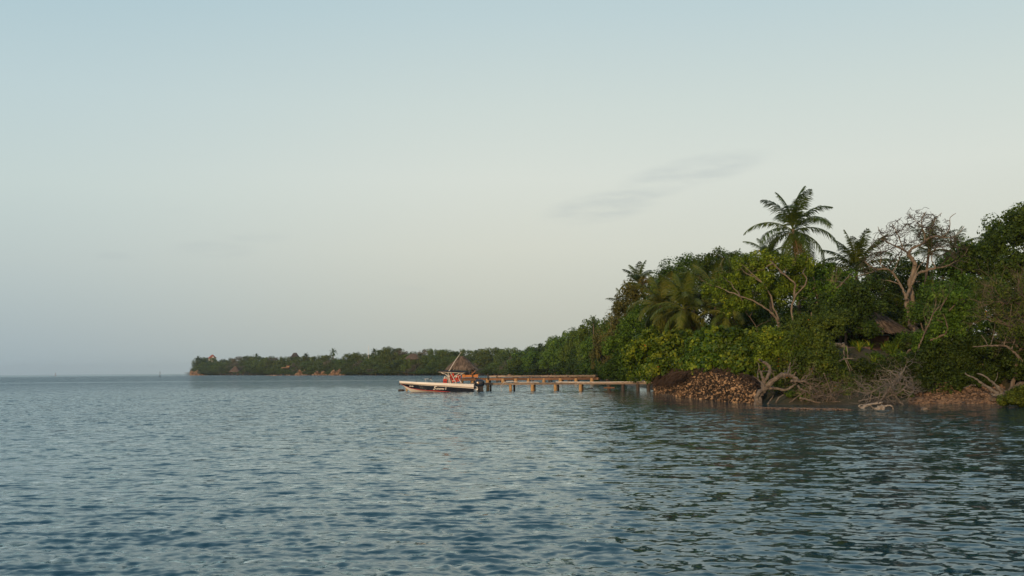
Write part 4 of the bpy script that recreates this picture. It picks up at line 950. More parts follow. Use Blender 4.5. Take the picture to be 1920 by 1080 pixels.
for px in (1142, 1168, 1196, 1216):
    q = P(px, HY(px), Dfront(px)); mb = MB(); mb.tube([(q.x, q.y + .3, -1.4), (q.x, q.y + .3, .7)], .2, 9); mb.build('post', M['post_dark'], dk)  # shore-end posts, their shade put into the dark colour
mb = MB(); a = P(1132, 727, 109); mb.cur = .7; mb.beam((a.x, 108.9, a.z), (P(1152, 727, 109).x, 108.9, a.z), .25, .14); mb.build('cross_beam', M['plank_red'], dk)
mb = MB(); a = P(940, 722, 112); mb.cur = .9; b_ = P(1035, 722, 112); mb.beam((a.x, 111.9, .78), (b_.x, 111.4, .80), .05, .16); mb.build('fascia_board', M['plank_red'], dk)
mb = MB(); mb.tube([P(1042, 716.2, 110.6), P(1130, 716.6, 109.5), P(1218, 715.6, 107.8)], .05, 6); o = mb.build('white_pipe', M['alu'], None, P(1042, 717, 110)); setp(o, 'long white water pipe lying along the front dock', 'pipe')
mb = MB(); mb.tube([P(945, 716.6, 111.6), P(960, 715.2, 111.3), P(975, 716.8, 111.5), P(1000, 716.2, 111.4), P(1010, 717, 111.4)], .035, 5); mb.tube([P(941, 733, 111.4), P(938, 725, 111.4), P(945, 717, 111.5)], .02, 4)
o = mb.build('mooring_rope', M['alu'], None, P(945, 717, 111.5)); setp(o, 'pale mooring rope trailing over the front dock into the water', 'rope')
mb = MB(); mb.cur = .6; mb.beam(G(1093, 730.5), G(1110, 729), .3, .18); o = mb.build('floating_plank', M['plank_red'], None, G(1100, 730)); setp(o, 'short reddish plank afloat right of the last lit dock post', 'plank')
mb = MB(); q0_ = Vector((GX(753, 109) + .3, 109.9, .85)); q1_ = Vector((GX(757.5, 109.8), 110.2, .35)); mb.tube([q0_, q0_.lerp(q1_, .5) - Vector((0, 0, .12)), q1_], .018, 4); o = mb.build('bow_rope', M['alu'], None, q1_); setp(o, 'short slack rope from the boat bow to the orange-brown stump', 'rope')
DB = lambda px: float(np.interp(px, [840, 1122], [176, 172]))
zA = CAMH + (HY(900) - 708.5) * 176 / FPX
dk2 = dock('back dock of brown timbers that carries the thatched gazebo', (GX(866, 176), 177.2), (GX(1124, 172), 173.2), 2.4, zA, .38, [885, 913, 943, 966, 989, 1019, 1051, 1080, 1109], DB, ('plank_red', 'plank_red'), 42, .3, .35)
zB = CAMH + (HY(1000) - 703.4) * 205 / FPX
dk3 = dock('farthest dock, grey weathered boards behind the gazebo dock', (GX(921, 206), 207), (GX(1120, 198), 199), 2.2, zB, .28, [930, 965, 1000, 1040, 1080], lambda px: 205, ('plank', 'plank'), 43, .25, .35, .02, 'post_dark')
mb = MB(); mb.tube([P(915, 712, 175), P(915, 704, 175), P(915, 701, 175)], .13, 6); o = mb.build('mooring_post', M['post_dark'], None, P(915, 711, 175)); setp(o, 'thin dark mooring post with a slack line at the head of the back dock', 'post')

# gazebo on the back dock
Dg = 176; cg = P(866, 691, Dg); gz_ = empty('gazebo', (cg.x, Dg, zA), 'thatched gazebo with flared straw roof on the back dock', 'gazebo')
thatch('roof', gz_, (cg.x, Dg, cg.z), 2.75, 2.5, 2.2, .22, rng, 1300, .92, strip=.7, sw=.13, squareness=3)
mb = MB(); mb.box((cg.x, Dg + .3, zA - .25), (5.0, 4.4, .4)); mb.build('platform', M['plank_red'], gz_)
for dx, dy in ((-1.9, -1.4), (1.95, -1.4), (-1.9, 1.7), (1.95, 1.7)):
    mb = MB(); mb.tube([(cg.x + dx, Dg + dy, zA - .1), (cg.x + dx, Dg + dy, cg.z + .3)], .11, 7); mb.build('post', M['bark_dark'], gz_)
for dx, dy in ((-1.9, -1.4), (1.95, -1.4), (0, -1.4), (0, 1.7), (-1.9, 1.7), (1.95, 1.7)):
    mb = MB(); mb.tube([(cg.x + dx, Dg + dy, -1.5), (cg.x + dx, Dg + dy, zA - .4)], .22, 7); mb.build('pile', M['post'], gz_)
a = P(868, 707, 174.6); mb = MB()
mb.box((a.x + .1, 174.8, zA + .38), (.5, .5, .55)); mb.box((a.x + 2.4, 174.8, zA + .38), (.5, .5, .55)); mb.box((a.x + 1.25, 174.85, zA + .35), (1.8, .4, .4)); o = mb.build('bench', M['orange'], None, (a.x, 174.8, zA)); setp(o, 'low orange wooden bench on the gazebo platform', 'bench')
mb = MB(); mb.beam((a.x + 1.5, 174.7, zA + .65), (a.x + 2.2, 174.7, zA + 1.25), .5, .08); mb.beam((a.x + 1.62, 174.6, zA + .62), (a.x + 1.62, 174.6, zA + 1.7), .09, .09); o = mb.build('deck_chair', M['orange'], None, (a.x + 1.6, 174.7, zA)); setp(o, 'tilted orange deck chair leaning beside the gazebo post', 'chair')

# ------------------------------------------------------------------ boat
Db = 109.0; k = Db / FPX; x0 = GX(888, Db)
boat = empty('motorboat', (x0 - 4, Db + 1.1, 0), 'white and navy open motorboat with a T-top moored at the front dock', 'boat')
Lh = 8.0; yc = Db + 1.1
def it(xs, ys, s): return float(np.interp(s, xs, ys))
def hb(s): return it([0, .3, .5, .65, .8, .9, .96, 1.0], [1.02, 1.12, 1.1, 1.0, .74, .45, .22, .03], s)
def zs(s): return it([0, .3, .5, .8, 1], [.80, .90, .98, 1.09, 1.19], s)
def zr(s): return it([0, .36, .6, .85, 1], [.33, .56, .68, .84, .93], s)
def zc(s): return it([0, .36, .47, .72, .87, .98, 1], [-.30, -.02, .06, .20, .42, .80, .86], s)
def zk(s): return it([0, .7, .8, .87, .93, .98, 1], [-.40, -.34, -.16, .03, .36, .74, .85], s)
NS = 40
def strip_mesh(name, fa, fb, mat, parent, sides=(1, -1), smooth=True, nz=3):
    mb = MB()
    for sg in sides:
        rows = []
        for i in range(NS + 1):
            s = i / NS; a_, b__ = fa(s), fb(s)
            rows.append([Vector((x0 - s * Lh - a_[2] * (1 - t_) - b__[2] * t_, yc - sg * (a_[0] * (1 - t_) + b__[0] * t_), a_[1] * (1 - t_) + b__[1] * t_)) for t_ in [j / nz for j in range(nz + 1)]])
        vs = [v for r_ in rows for v in r_]; m = nz + 1
        mb.add(vs, [(i * m + j, i * m + j + 1, (i + 1) * m + j + 1, (i + 1) * m + j) for i in range(NS) for j in range(nz)])
    return mb.build(name, M[mat], parent, smooth=smooth)
ov = lambda s, h_: .22 * sst(.85, 1, s) * h_                      # bow overhang
strip_mesh('gunwale', lambda s: (hb(s) * .97, zs(s), float(ov(s, 1))), lambda s: (hb(s) * 1.0, zr(s), float(ov(s, .8))), 'cream', boat)
strip_mesh('rub_rail', lambda s: (hb(s) * 1.0 + .02, zr(s) + (zs(s) - zr(s)) * .22 + .03, float(ov(s, .85))), lambda s: (hb(s) * 1.0 + .02, zr(s) + (zs(s) - zr(s)) * .22 - .03, float(ov(s, .85))), 'plank_red', boat)
strip_mesh('topsides', lambda s: (hb(s) * .995, zr(s), float(ov(s, .8))), lambda s: (hb(s) * .93 * (1 - .45 * float(sst(.7, 1, s))), zc(s), float(ov(s, .3))), 'navy', boat)
strip_mesh('boot_stripe', lambda s: (hb(s) * .937 * (1 - .45 * float(sst(.7, 1, s))) + .004, zc(s) + .045 + .02 * (s < .6), float(ov(s, .3))), lambda s: (hb(s) * .93 * (1 - .45 * float(sst(.7, 1, s))) + .006, zc(s) - .03, float(ov(s, .3))), 'red', boat, nz=1)
strip_mesh('bottom', lambda s: (hb(s) * .93 * (1 - .45 * float(sst(.7, 1, s))), zc(s) - .02, float(ov(s, .3))), lambda s: (.0, zk(s), 0.0), 'cream', boat)
strip_mesh('deck', lambda s: (hb(s) * .97, zs(s), float(ov(s, 1))), lambda s: (hb(s) * .97 - .16 if s < .62 else 0.0, zs(s) + .03, float(ov(s, 1))), 'cream', boat, nz=1)
mb = MB(); mb.add([Vector((x0, yc + y_, z_)) for y_, z_ in ((-1.0, .80), (1.0, .80), (.95, .0), (0, -.4), (-.95, .0))], [(0, 1, 2, 3, 4)]); mb.build('transom', M['cream'], boat)
mb = MB(); mb.box((x0 - 2.5, yc, .33), (4.9, 1.8, .06)); mb.build('cockpit_floor', M['cream'], boat)
mb = MB(); mb.box((x0 + .22, yc - .35, .22), (.42, .5, .16)); mb.box((x0 + .22, yc + .35, .22), (.42, .5, .16)); mb.tube([(x0 + .05, yc - .5, .62), (x0 + .4, yc - .5, .45), (x0 + .42, yc - .5, .26)], .03, 5); mb.build('swim_platform', M['cream'], boat)
# console, seats
X_ = lambda px: x0 - (888 - px) * k
Zp = lambda px, py: CAMH + (HY(px) - py) * k
mb = MB()
def wedge(mb, x1, x2, x3, x4, ya, yb, za, zb): mb.add([(x1, ya, za), (x2, ya, za), (x3, ya, zb), (x4, ya, zb), (x1, yb, za), (x2, yb, za), (x3, yb, zb), (x4, yb, zb)], [(0, 1, 2, 3), (7, 6, 5, 4), (0, 4, 5, 1), (1, 5, 6, 2), (2, 6, 7, 3), (3, 7, 4, 0)])
wedge(mb, X_(832), X_(846), X_(843), X_(833), yc - .45, yc + .45, .36, Zp(838, 706.5)); con = mb.build('console', M['grey_seat'], boat)
mb = MB(); wedge(mb, X_(830.6), X_(832.2), X_(834), X_(832.6), yc - .42, yc + .42, Zp(838, 712), Zp(838, 705.5)); mb.build('windscreen', M['cream'], boat)
for (p1, p2, za, zb) in ((848, 853, .36, 1.15), (857, 862, .36, 1.2)):
    mb = MB(); mb.box(((X_(p1) + X_(p2)) / 2, yc, (za + .85) / 2), (X_(p2) - X_(p1), 1.1, .85 - za)); mb.build('seat', M['grey_seat'], boat)
    mb = MB(); mb.box((X_(p2) + .05, yc, zb), (.1, 1.1, .5)); mb.build('backrest', M['grey_seat'], boat)
for (px, lx, z_) in ((878, .8, .62), (868, .6, .6)):
    mb = MB(); mb.box((X_(px), yc, z_), (lx, 1.5, .1)); mb.build('bench_seat', M['grey_seat'], boat)
# T-top
mb = MB(); zc0, zc1 = Zp(821, 696.4), Zp(879, 698.2)
xa, xb = X_(821), X_(879); nx = 14; vs = []
for i in range(nx + 1):
    s = i / nx; x_ = xa + (xb - xa) * s; zb_ = zc0 + (zc1 - zc0) * s
    for j in range(9):
        u = j / 4 - 1; ht = .12 * (1 - u * u) * (1 - (2 * s - 1) ** 4) ; vs.append((x_, yc + u * .95, zb_ + .03 + ht))
mb.add(vs, [(i * 9 + j, i * 9 + j + 1, (i + 1) * 9 + j + 1, (i + 1) * 9 + j) for i in range(nx) for j in range(8)])
n0 = len(vs); mb.add([(v[0], v[1], v[2] - .05) for v in vs], [(i * 9 + j, (i + 1) * 9 + j, (i + 1) * 9 + j + 1, i * 9 + j + 1) for i in range(nx) for j in range(8)])
mb.tube([(xa, yc - .95, zc0 + .03), (xb, yc - .95, zc1 + .03), (xb, yc + .95, zc1 + .03), (xa, yc + .95, zc0 + .03), (xa, yc - .95, zc0 + .03)], .05, 6)
top_ = mb.build('canopy', M['canvas'], boat, smooth=False)
for yy in (-.8, .8):
    mb = MB(); y_ = yc + yy
    def L3(*ps, r=.035): mb.tube([(X_(a_), y_, Zp(a_, b__)) for a_, b__ in ps], r, 6)
    L3((822, 697.3), (850, 698.6), (867, 699.8), (873, 698)); L3((826, 697.5), (830, 700.5), (834.5, 701), (839, 705.5), (843, 706.5)); L3((839.5, 698.5), (842, 708), (845, 718))
    L3((844.5, 698.5), (848, 706), (850, 709), (855, 718)); L3((861, 699), (858.5, 702), (854, 703.5), (850, 708)); L3((867, 699.8), (863, 703), (859, 706), (861, 712), (865, 718))
    mb.build('frame', M['alu'], top_, None)
mb = MB(); mb.tube([(X_(841.5), yc - .9, Zp(841.5, 696)), (X_(853), yc - .9, Zp(853, 677)), (X_(865), yc - .9, Zp(865, 660))], [.035, .028, .014], 6); mb.build('outrigger_pole', M['cream'], boat)
mb = MB(); mb.blob((X_(879.2), yc - .6, Zp(879, 697.6)), .06, .06, .06, None, 0, 8, 6); mb.tube([(X_(875), yc - .6, zc1), (X_(879), yc - .6, zc1 + .03)], .02, 5); mb.build('stern_light', M['alu'], boat, smooth=True)
# bow hatch board, rails, cleats
mb = MB(); mb.beam((X_(801.5), yc - .3, Zp(802, 714)), (X_(809.5), yc - .3, Zp(809, 706)), .45, .05); mb.build('hatch_lid', M['black'], boat)
mb = MB(); mb.tube([(X_(795), yc - .55, Zp(795, 710.5)), (X_(803), yc - .55, Zp(803, 710.3))], .018, 5); mb.tube([(X_(797), yc - .55, Zp(797, 710.5)), (X_(798), yc - .55, zs(.66))], .015, 5); mb.tube([(X_(805), yc - .5, Zp(805, 710)), (X_(810), yc - .5, Zp(810, 714))], .02, 5); mb.build('bow_rail', M['alu'], boat)
for px in (780, 816):
    s = (888 - px) / 136; mb = MB(); z_ = zs(s) + .07; mb.box((X_(px), yc - hb(s) * .9, z_), (.22, .05, .04)); mb.box((X_(px), yc - hb(s) * .9, z_ - .04), (.07, .05, .08)); mb.build('cleat', M['black'], boat)
mb = MB(); mb.box((x0 - Lh - .2, yc, .86), (.12, .14, .16)); mb.build('bow_eye', M['black'], boat)
# outboard
om = MB(); xm = x0 + .62
prof = [(0.0, .22, .20), (.06, .42, .30), (.2, .52, .34), (.42, .54, .34), (.6, .50, .32), (.74, .36, .26), (.80, .12, .12)]; zb0 = Zp(898, 724.5)
rows = []
for h_, rx, ry in prof: rows.append([Vector((xm + math.copysign(abs(math.cos(a_)) ** .7, math.cos(a_)) * rx * (1 + .0), yc + math.copysign(abs(math.sin(a_)) ** .7, math.sin(a_)) * ry, zb0 + h_)) for a_ in [2 * math.pi * i / 16 for i in range(16)]])
om.add([v for r_ in rows for v in r_], [(i * 16 + j, i * 16 + (j + 1) % 16, (i + 1) * 16 + (j + 1) % 16, (i + 1) * 16 + j) for i in range(len(prof) - 1) for j in range(16)] + [tuple(range(15, -1, -1)), tuple((len(prof) - 1) * 16 + j for j in range(16))])
eng = om.build('outboard_motor', M['engine'], boat, smooth=True)
mb = MB(); wedge(mb, xm - .25, xm + .35, xm + .42, xm - .35, yc - .14, yc + .14, -.5, zb0 + .05); mb.box((xm + .1, yc, .08), (.7, .4, .05)); mb.build('motor_leg', M['black'], eng)
mb = MB(); mb.box((xm - .15, yc - .345, zb0 + .38), (.16, .02, .2)); mb.build('cowl_badge', M['post'], eng)
mb = MB(); mb.box((xm - .52, yc, .45), (.22, .5, .5)); mb.build('motor_bracket', M['black'], eng)
# name and registration on the side
def text(body, size, loc, mat, parent, name, shear=.35, zrot=0, sx=1.0, ry=0):
    cu = bpy.data.curves.new('lettering', 'FONT'); cu.body = body; cu.size = size; cu.shear = shear; cu.extrude = .003; cu.offset = .006
    to = bpy.data.objects.new('lettering_tmp', cu); COL.objects.link(to); bpy.context.view_layer.update()
    me = bpy.data.meshes.new_from_object(to.evaluated_get(bpy.context.evaluated_depsgraph_get())); bpy.data.objects.remove(to)
    me.transform(Matrix.Rotation(ry, 4, 'Y') @ Matrix.Rotation(rad(90), 4, 'X') @ Matrix.Scale(sx, 4, (1, 0, 0)))
    me.materials.clear(); me.materials.append(mat); o = bpy.data.objects.new(name, me); COL.objects.link(o); o.parent = parent; o.location = Vector(loc) - parent.location
    return o
white = surf_mat('white_lettering', (.72, .68, .6), (.76, .72, .64), 1, .4, 0)
ysd = lambda px: yc - hb((888 - px) / 136) * 1.0 - .012
text('S', .58, (X_(811.5), ysd(820) - .01, .25), white, boat, 'boat_name', .5, sx=1.0, ry=.03)
text('umerno', .34, (X_(817.6), ysd(825) - .01, .27), white, boat, 'boat_name', .4, sx=.80, ry=.04)
text('I', .40, (X_(834.8), ysd(834) - .01, .235), white, boat, 'boat_name', .1, sx=1.2)
text('CP-04102', .17, (X_(767), yc - hb(.87) * .97 - .07, .58), white, boat, 'registration_number', .0, sx=1.05, ry=.03)
# red life jackets, each a thing lying on the seats
for i, (px, py, lab) in enumerate(((834, 714, 'red and black life jacket lying against the front of the boat console'), (846, 707.5, 'upper left red life jacket in the heap on the boat seats'), (850, 712.5, 'lower left red life jacket in the heap on the boat seats'),
        (857, 711.5, 'lower right red life jacket in the heap on the boat seats'), (860, 706.5, 'upper right red life jacket draped on the seat back'), (848, 703.8, 'topmost red life jacket under the front T-top legs'))):
    cx, cz = X_(px), Zp(px, py); r0 = empty('life_jacket', (cx, yc - .62, cz), lab, 'life jacket', 'red life jackets on the boat')
    mb = MB(); tl = rng.uniform(-.5, .5); rot = Matrix.Rotation(tl, 3, 'Y')
    for sg in (-1, 1):
        mb.box(Vector((cx, yc - .6, cz)) + rot @ Vector((sg * .11, 0, -.03)), (.17, .12, .4), rot); mb.box(Vector((cx, yc - .6, cz)) + rot @ Vector((sg * .08, .03, .18)), (.10, .16, .10), rot)
    mb.build('foam_panel', M['jacket'], r0); mb = MB(); mb.box(Vector((cx, yc - .67, cz)) + rot @ Vector((0, 0, -.06)), (.42, .02, .05), rot); mb.build('strap', M['black' if i != 2 else 'alu'], r0)
mb = MB(); mb.blob((X_(855.5), yc - .55, Zp(855, 705.5)), .16, .16, .15, None, 0, 10, 7); o = mb.build('white_helmet', M['cream'], None, (X_(855.5), yc - .55, Zp(855, 705.5)), True); setp(o, 'round white fender resting among the red life jackets', 'fender'); o.name = 'fender'
# mooring stump at the bow
q = G(757.5, 733.5); mb = MB(); mb.tube([(q.x + .25, q.y + .6, -1), (q.x + .25, q.y + .6, .42)], .13, 9); st_ = mb.build('mooring_stump', M['post'], None, (q.x, q.y + .6, 0)); setp(st_, 'orange-brown stump standing in the water under the boat bow', 'stump')
mb = MB(); mb.blob((q.x - .35, q.y + .5, .1), .42, .3, .14, rng, .15, 9, 6); o = mb.build('floating_log', M['post_dark'], None, (q.x - .35, q.y + .5, 0)); setp(o, 'dark waterlogged log afloat left of the stump under the bow', 'log')

# ------------------------------------------------------------------ middle and far shore
def Dsh(px): return float(np.interp(px, [352, 360, 400, 450, 560, 640, 700, 800, 890, 960, 1010, 1075, 1112, 1145, 1168], [1290, 1250, 1180, 1060, 860, 760, 690, 600, 540, 480, 420, 320, 250, 195, 155]))
sky_px = [355, 372, 400, 440, 480, 520, 560, 600, 640, 670, 700, 720, 740, 760, 780, 800, 835, 860, 900, 940, 960, 975, 1000, 1040, 1080, 1110, 1130, 1150, 1175]
sky_py = [686, 672, 672, 670, 669, 667, 668, 668, 668, 664, 660, 653, 650, 655, 657, 658, 653, 658, 657, 654, 657, 655, 646, 634, 620, 613, 606, 598, 585]
def proto(seed, mat, shape, K=46, per=75, bark='bark'):
    rs = np.random.RandomState(seed); rg = random.Random(seed)
    if shape == 'round': B = [((0, 0, .62), .36, .36, .34), ((-.22, .1, .45), .26, .3, .25), ((.24, -.1, .48), .27, .3, .28), ((0, -.2, .35), .35, .28, .24)]
    elif shape == 'broad': B = [((-.2, 0, .7), .3, .32, .22), ((.2, .05, .74), .3, .32, .24), ((0, -.15, .5), .44, .34, .26), ((0, .1, .3), .4, .34, .22)]
    elif shape == 'low': B = [((0, 0, .45), .46, .4, .45), ((-.3, -.1, .3), .26, .3, .32), ((.3, -.05, .32), .26, .3, .34), ((0, -.2, .2), .42, .3, .26)]
    else: B = [((0, 0, .7), .4, .4, .3), ((0, 0, .5), .3, .3, .2)]
    C, RAD = clumps_of(B, rs, .115, .62)
    V, F_, rn = leaf_np(C, RAD, per, .042 if shape != 'bare' else .02, rs, .6)
    root = empty('broadleaf_tree', (0, 0, 0))
    np_mesh('crown', V, F_, M[mat], root, (0, 0, 0), rn)
    tm = MB(); tm.tube([(0, 0, -.08), (.01, 0, .2), (0, .01, .45)], [.03, .024, .018], 6)
    for _ in range(5 if shape != 'bare' else 14):
        tgt = Vector(C[rg.randrange(len(C))]); tm.tube(curve_to((0, 0, .3), tgt, rg, 4, .1), [.013, .01, .008, .005, .003], 4, caps=False)
    tm.build('trunk', M[bark], root)
    return root
protos = [proto(201, 'leaf_far', 'round'), proto(202, 'leaf_far', 'broad'), proto(203, 'leaf_far', 'low'), proto(204, 'leaf_far_brown', 'round', per=45), proto(205, 'leaf_mid', 'broad', per=110), proto(206, 'leaf_vine', 'low', per=110), proto(207, 'leaf_mid', 'round', per=110), proto(208, 'leaf_olive', 'round', per=80)]
def copy_thing(src, loc, scale, rz, label, group, cat='tree', name=None):
    r_ = src.copy(); COL.objects.link(r_); r_.location = loc; r_.scale = scale; r_.rotation_euler = (0, 0, rz)
    if name: r_.name = name
    for ch in src.children:
        c_ = ch.copy(); COL.objects.link(c_); c_.parent = r_
    setp(r_, label, cat, group); return r_
rg = random.Random(9)
def put(pi, px, D_, top_py, wid_m, label, group, shift=0, name=None):
    x_ = GX(px, D_); z0 = TZ(x_, D_); zt = CAMH + (HY(px) - top_py) * D_ / FPX
    h_ = max(2.2, zt - z0 + .3)
    copy_thing(protos[pi], (x_, D_, z0 - .1), (wid_m, wid_m * rg.uniform(.8, 1.05), h_ * 1.02), rg.uniform(0, 6.28), label, group, name=name)
for row, (off_, f_, lab, grp) in enumerate(((4, .30, 'low mangrove tree at the waterline of the far headland', 'waterline trees of the far headland'),
                                            (14, .52, 'green tree in the second rank of the far headland', 'second-rank trees of the far headland'),
                                            (34, .76, 'tree in the upper slope of the far headland wood', 'upper-slope trees of the far headland'),
                                            (62, 1.0, 'rounded tree on the skyline of the far headland', 'skyline trees of the far headland'))):
    px = 366 + row * 4
    while px < 985:
        Ds = Dsh(px); D_ = Ds + off_ * (1 + .2 * rg.uniform(-1, 1)); sk = float(np.interp(px, sky_px, sky_py)); shore_y = HY(px) + CAMH * FPX / Ds
        tp = shore_y + (sk - shore_y) * f_ * (1 + rg.uniform(-.10, .07)); wpx = rg.uniform(17, 27) * (1 + .35 * (px > 700))
        pi = rg.choice((0, 1, 2)) if row else 2
        if rg.random() < .11: pi = 3
        if 372 + 0 > px and row == 0: px += 8; continue
        if 412 < px < 470 and row == 0: px += 10; continue
        put(pi, px, D_, tp, wpx * D_ / FPX * 1.6, lab if pi != 3 else 'grey-brown half-bare tree in the far headland wood', grp if pi != 3 else 'half-bare trees of the far headland')
        px += wpx * (.58 if row else .5) * (1 + .25 * rg.uniform(-1, 1))
for row, (off_, f_, lab, grp) in enumerate(((3, .42, 'low leafy tree at the water behind the back docks', 'waterline trees behind the back docks'),
                                            (11, .72, 'leafy tree halfway up the slope behind the back docks', 'slope trees behind the back docks'),
                                            (24, 1.0, 'leafy tree on the falling skyline left of the near point', 'skyline trees left of the near point'))):
    px = 984 + row * 5
    while px < 1172:
        Ds = Dsh(px); D_ = Ds + off_ * (1 + .2 * rg.uniform(-1, 1)); sk = float(np.interp(px, sky_px, sky_py)); shore_y = HY(px) + CAMH * FPX / Ds
        if row == 0 and 1034 < px < 1072: px += 8; continue
        tp = shore_y + (sk - shore_y) * f_ * (1 + rg.uniform(-.08, .06)); wpx = rg.uniform(34, 50)
        pi = rg.choice((4, 6, 5, 4)) if row else 5
        if rg.random() < .12 and px > 1080: pi = 7
        put(pi, px, D_, tp, wpx * D_ / FPX * 1.65, lab, grp)
        px += wpx * .50 * (1 + .25 * rg.uniform(-1, 1))
put(0, 398, Dsh(398) + 66, 671.2, 17, 'green tree right in front of the white gable', None)
put(5, 379, 1262, 671, 13, 'dark windswept tree at the very tip of the far headland', None)
for px_, w_, l_ in ((764, 9, 'left of the far hut roof'), (777, 9, 'below the far hut roof'), (790, 9, 'right of the far hut roof')): put(0, px_, Dsh(775) + 9, 675 - (px_ != 777) * 2, w_, 'green tree standing just ' + l_, None)
put(7, 1138, 178, 618, 6.5, 'olive tree in front of the skyline palm pair left of the near point', None)
put(4, 1085, 300, 628, 9, 'broad green tree just right of the ruined stone wall', None); put(5, 1100, 262, 668, 8, 'dark low tree between the ruined wall and the dock end', None)
for p_ in protos:
    for ch in list(p_.children): bpy.data.objects.remove(ch)
    bpy.data.objects.remove(p_)
ORD = ['first', 'second', 'third', 'fourth', 'fifth', 'sixth', 'seventh', 'eighth', 'ninth', 'tenth', 'eleventh', 'twelfth', 'thirteenth', 'fourteenth']
LM = [(0, 'left of the gabled house'), (398, 'between the gabled house and boathouse'), (441, 'between the boathouse and small palm'), (481, 'between the small palm and dark-roofed house'),
      (553, 'between the dark-roofed house and skyline palm'), (625, 'between the skyline palm and the pale mast'), (691, 'between the pale mast and the far hut roof'), (775, 'between the far hut roof and the gazebo'), (866, 'right of the gazebo'), (985, 'behind the left part of the docks'),
      (1052, 'right of the ruined stone wall'), (1113, 'right of the nearer skyline palm')]
byg = {}
for o_ in COL.objects:
    if o_.parent is None and o_.get('category') == 'tree' and o_.get('group'):
        v_ = R.inverted() @ (Vector(o_.location) + Vector((0, 0, 4 - CAMH))); px_ = 960 + FPX * v_.x / -v_.z
        seg = [t_ for p_, t_ in LM if px_ >= p_][-1]; byg.setdefault((o_['group'], seg), []).append((px_, o_))
SH_ = {  # kinds
 'waterline trees of the far headland': 'low waterline tree', 'second-rank trees of the far headland': 'second-rank tree', 'upper-slope trees of the far headland': 'upper-slope tree', 'skyline trees of the far headland': 'rounded skyline tree',
       'half-bare trees of the far headland': 'half-bare grey tree', 'waterline trees behind the back docks': 'dark low waterline tree', 'slope trees behind the back docks': 'mid-slope leafy tree', 'skyline trees left of the near point': 'leafy skyline tree'}
for (g_, seg), lst in byg.items():
    lst.sort(key=lambda q: q[0])
    for i, (_, o_) in enumerate(lst): o_['label'] = ('' if len(lst) == 1 else ORD[i] + ' ') + SH_[g_] + (' ' if len(lst) == 1 else ' from the left ') + seg
# distant palms
def far_palm(label, px, py, D_, L, seed, emin=-45, base=None, up=1.0, r=.2):
    return palm(label, px, py, D_, base or px, L, 15, seed, emin=emin, nl=16, lw=.28 * D_ / 700, r=r, mat='palm')
far_palm('palm standing on the skyline of the far headland, left of centre of the wood', 625, 660.5, Dsh(625) + 50, 4.6, 401)
far_palm('small palm on the far skyline near the white-gabled house', 480.5, 668.5, Dsh(480) + 55, 4.6, 402)
far_palm('tiny palm on the far skyline right of the dark roof', 574, 667.5, Dsh(574) + 60, 4.0, 403, -10)
far_palm('palm on the far skyline left of the rising hill', 702, 660.5, Dsh(702) + 60, 4.2, 404, -20)
far_palm('palm at the tip of the far headland above the orange cliff', 372, 674, 1268, 6.5, 405)
far_palm('windblown palm leaning off the tip of the far headland', 366, 684, 1262, 5.0, 406, -50, 369)
far_palm('palm on the skyline left of the near point, nearer of the pair', 1113, 607, 228, 2.9, 407, -40, r=.15)
far_palm('smaller palm right of the nearer skyline palm', 1146, 600, 190, 2.1, 408, -10, r=.12)
# far buildings
def house(name, label, cat, px, py_eave, D_, hwpx, hpx, mat, base_h, wall_mat='masonry', ridge=.1, n=160, flare=1.0, walls=True, z_on=None):
    kk = D_ / FPX; c_ = P(px, py_eave, D_); zg = TZ(c_.x, D_) if z_on is None else z_on; r0 = empty(name, (c_.x, D_, zg), label, cat)
    thatch('roof', r0, (c_.x, D_, c_.z), hwpx * kk, hwpx * kk * .8, hpx * kk, ridge * hwpx * kk, rng, n, flare, mat, strip=.1 * hwpx * kk + .3, sw=.25, over=.2)
    if walls:
        mb = MB(); zb_ = min(zg, c_.z - 1.5) - .5; mb.box((c_.x, D_, (zb_ + c_.z) / 2 + .1), (hwpx * kk * 1.4, hwpx * kk * 1.1, c_.z - zb_)); wl_ = mb.build('wall', M[wall_mat], r0)
        for s_ in (-.4, .4):
            mb = MB(); mb.box((c_.x + s_ * hwpx * kk, D_ - hwpx * kk * .55 - .03, c_.z - 1.0), (hwpx * kk * .3, .06, 1.2)); mb.build('window', M['glass_dark'], wl_)
    else:
        for sx in (-.7, .7):
            for sy in (-.5, .5):
                mb = MB(); mb.tube([(c_.x + sx * hwpx * kk, D_ + sy * hwpx * kk, min(zg, c_.z - 2) - .5), (c_.x + sx * hwpx * kk, D_ + sy * hwpx * kk, c_.z + .3)], .15, 6); mb.build('post', M['bark_dark'], r0)
    return r0
house('thatched_hut', 'thatched hut roof showing above the far wood left of the gazebo', 'hut', 775, 673.5, Dsh(775) + 22, 18, 10.5, 'thatch', 3, 'bark_dark', ridge=.25, flare=.9)
house('thatched_house', 'dark steep-roofed house on the skyline of the far headland', 'house', 553, 671, Dsh(553) + 85, 10.5, 9.5, 'darkroof', 3, ridge=.28, flare=1.3)
h1 = house('gabled_house', 'red-roofed house with a white gable at the left end of the far wood', 'house', 398, 671.5, Dsh(398) + 85, 8, 6.5, 'redroof', 3, 'white_wall', .15)
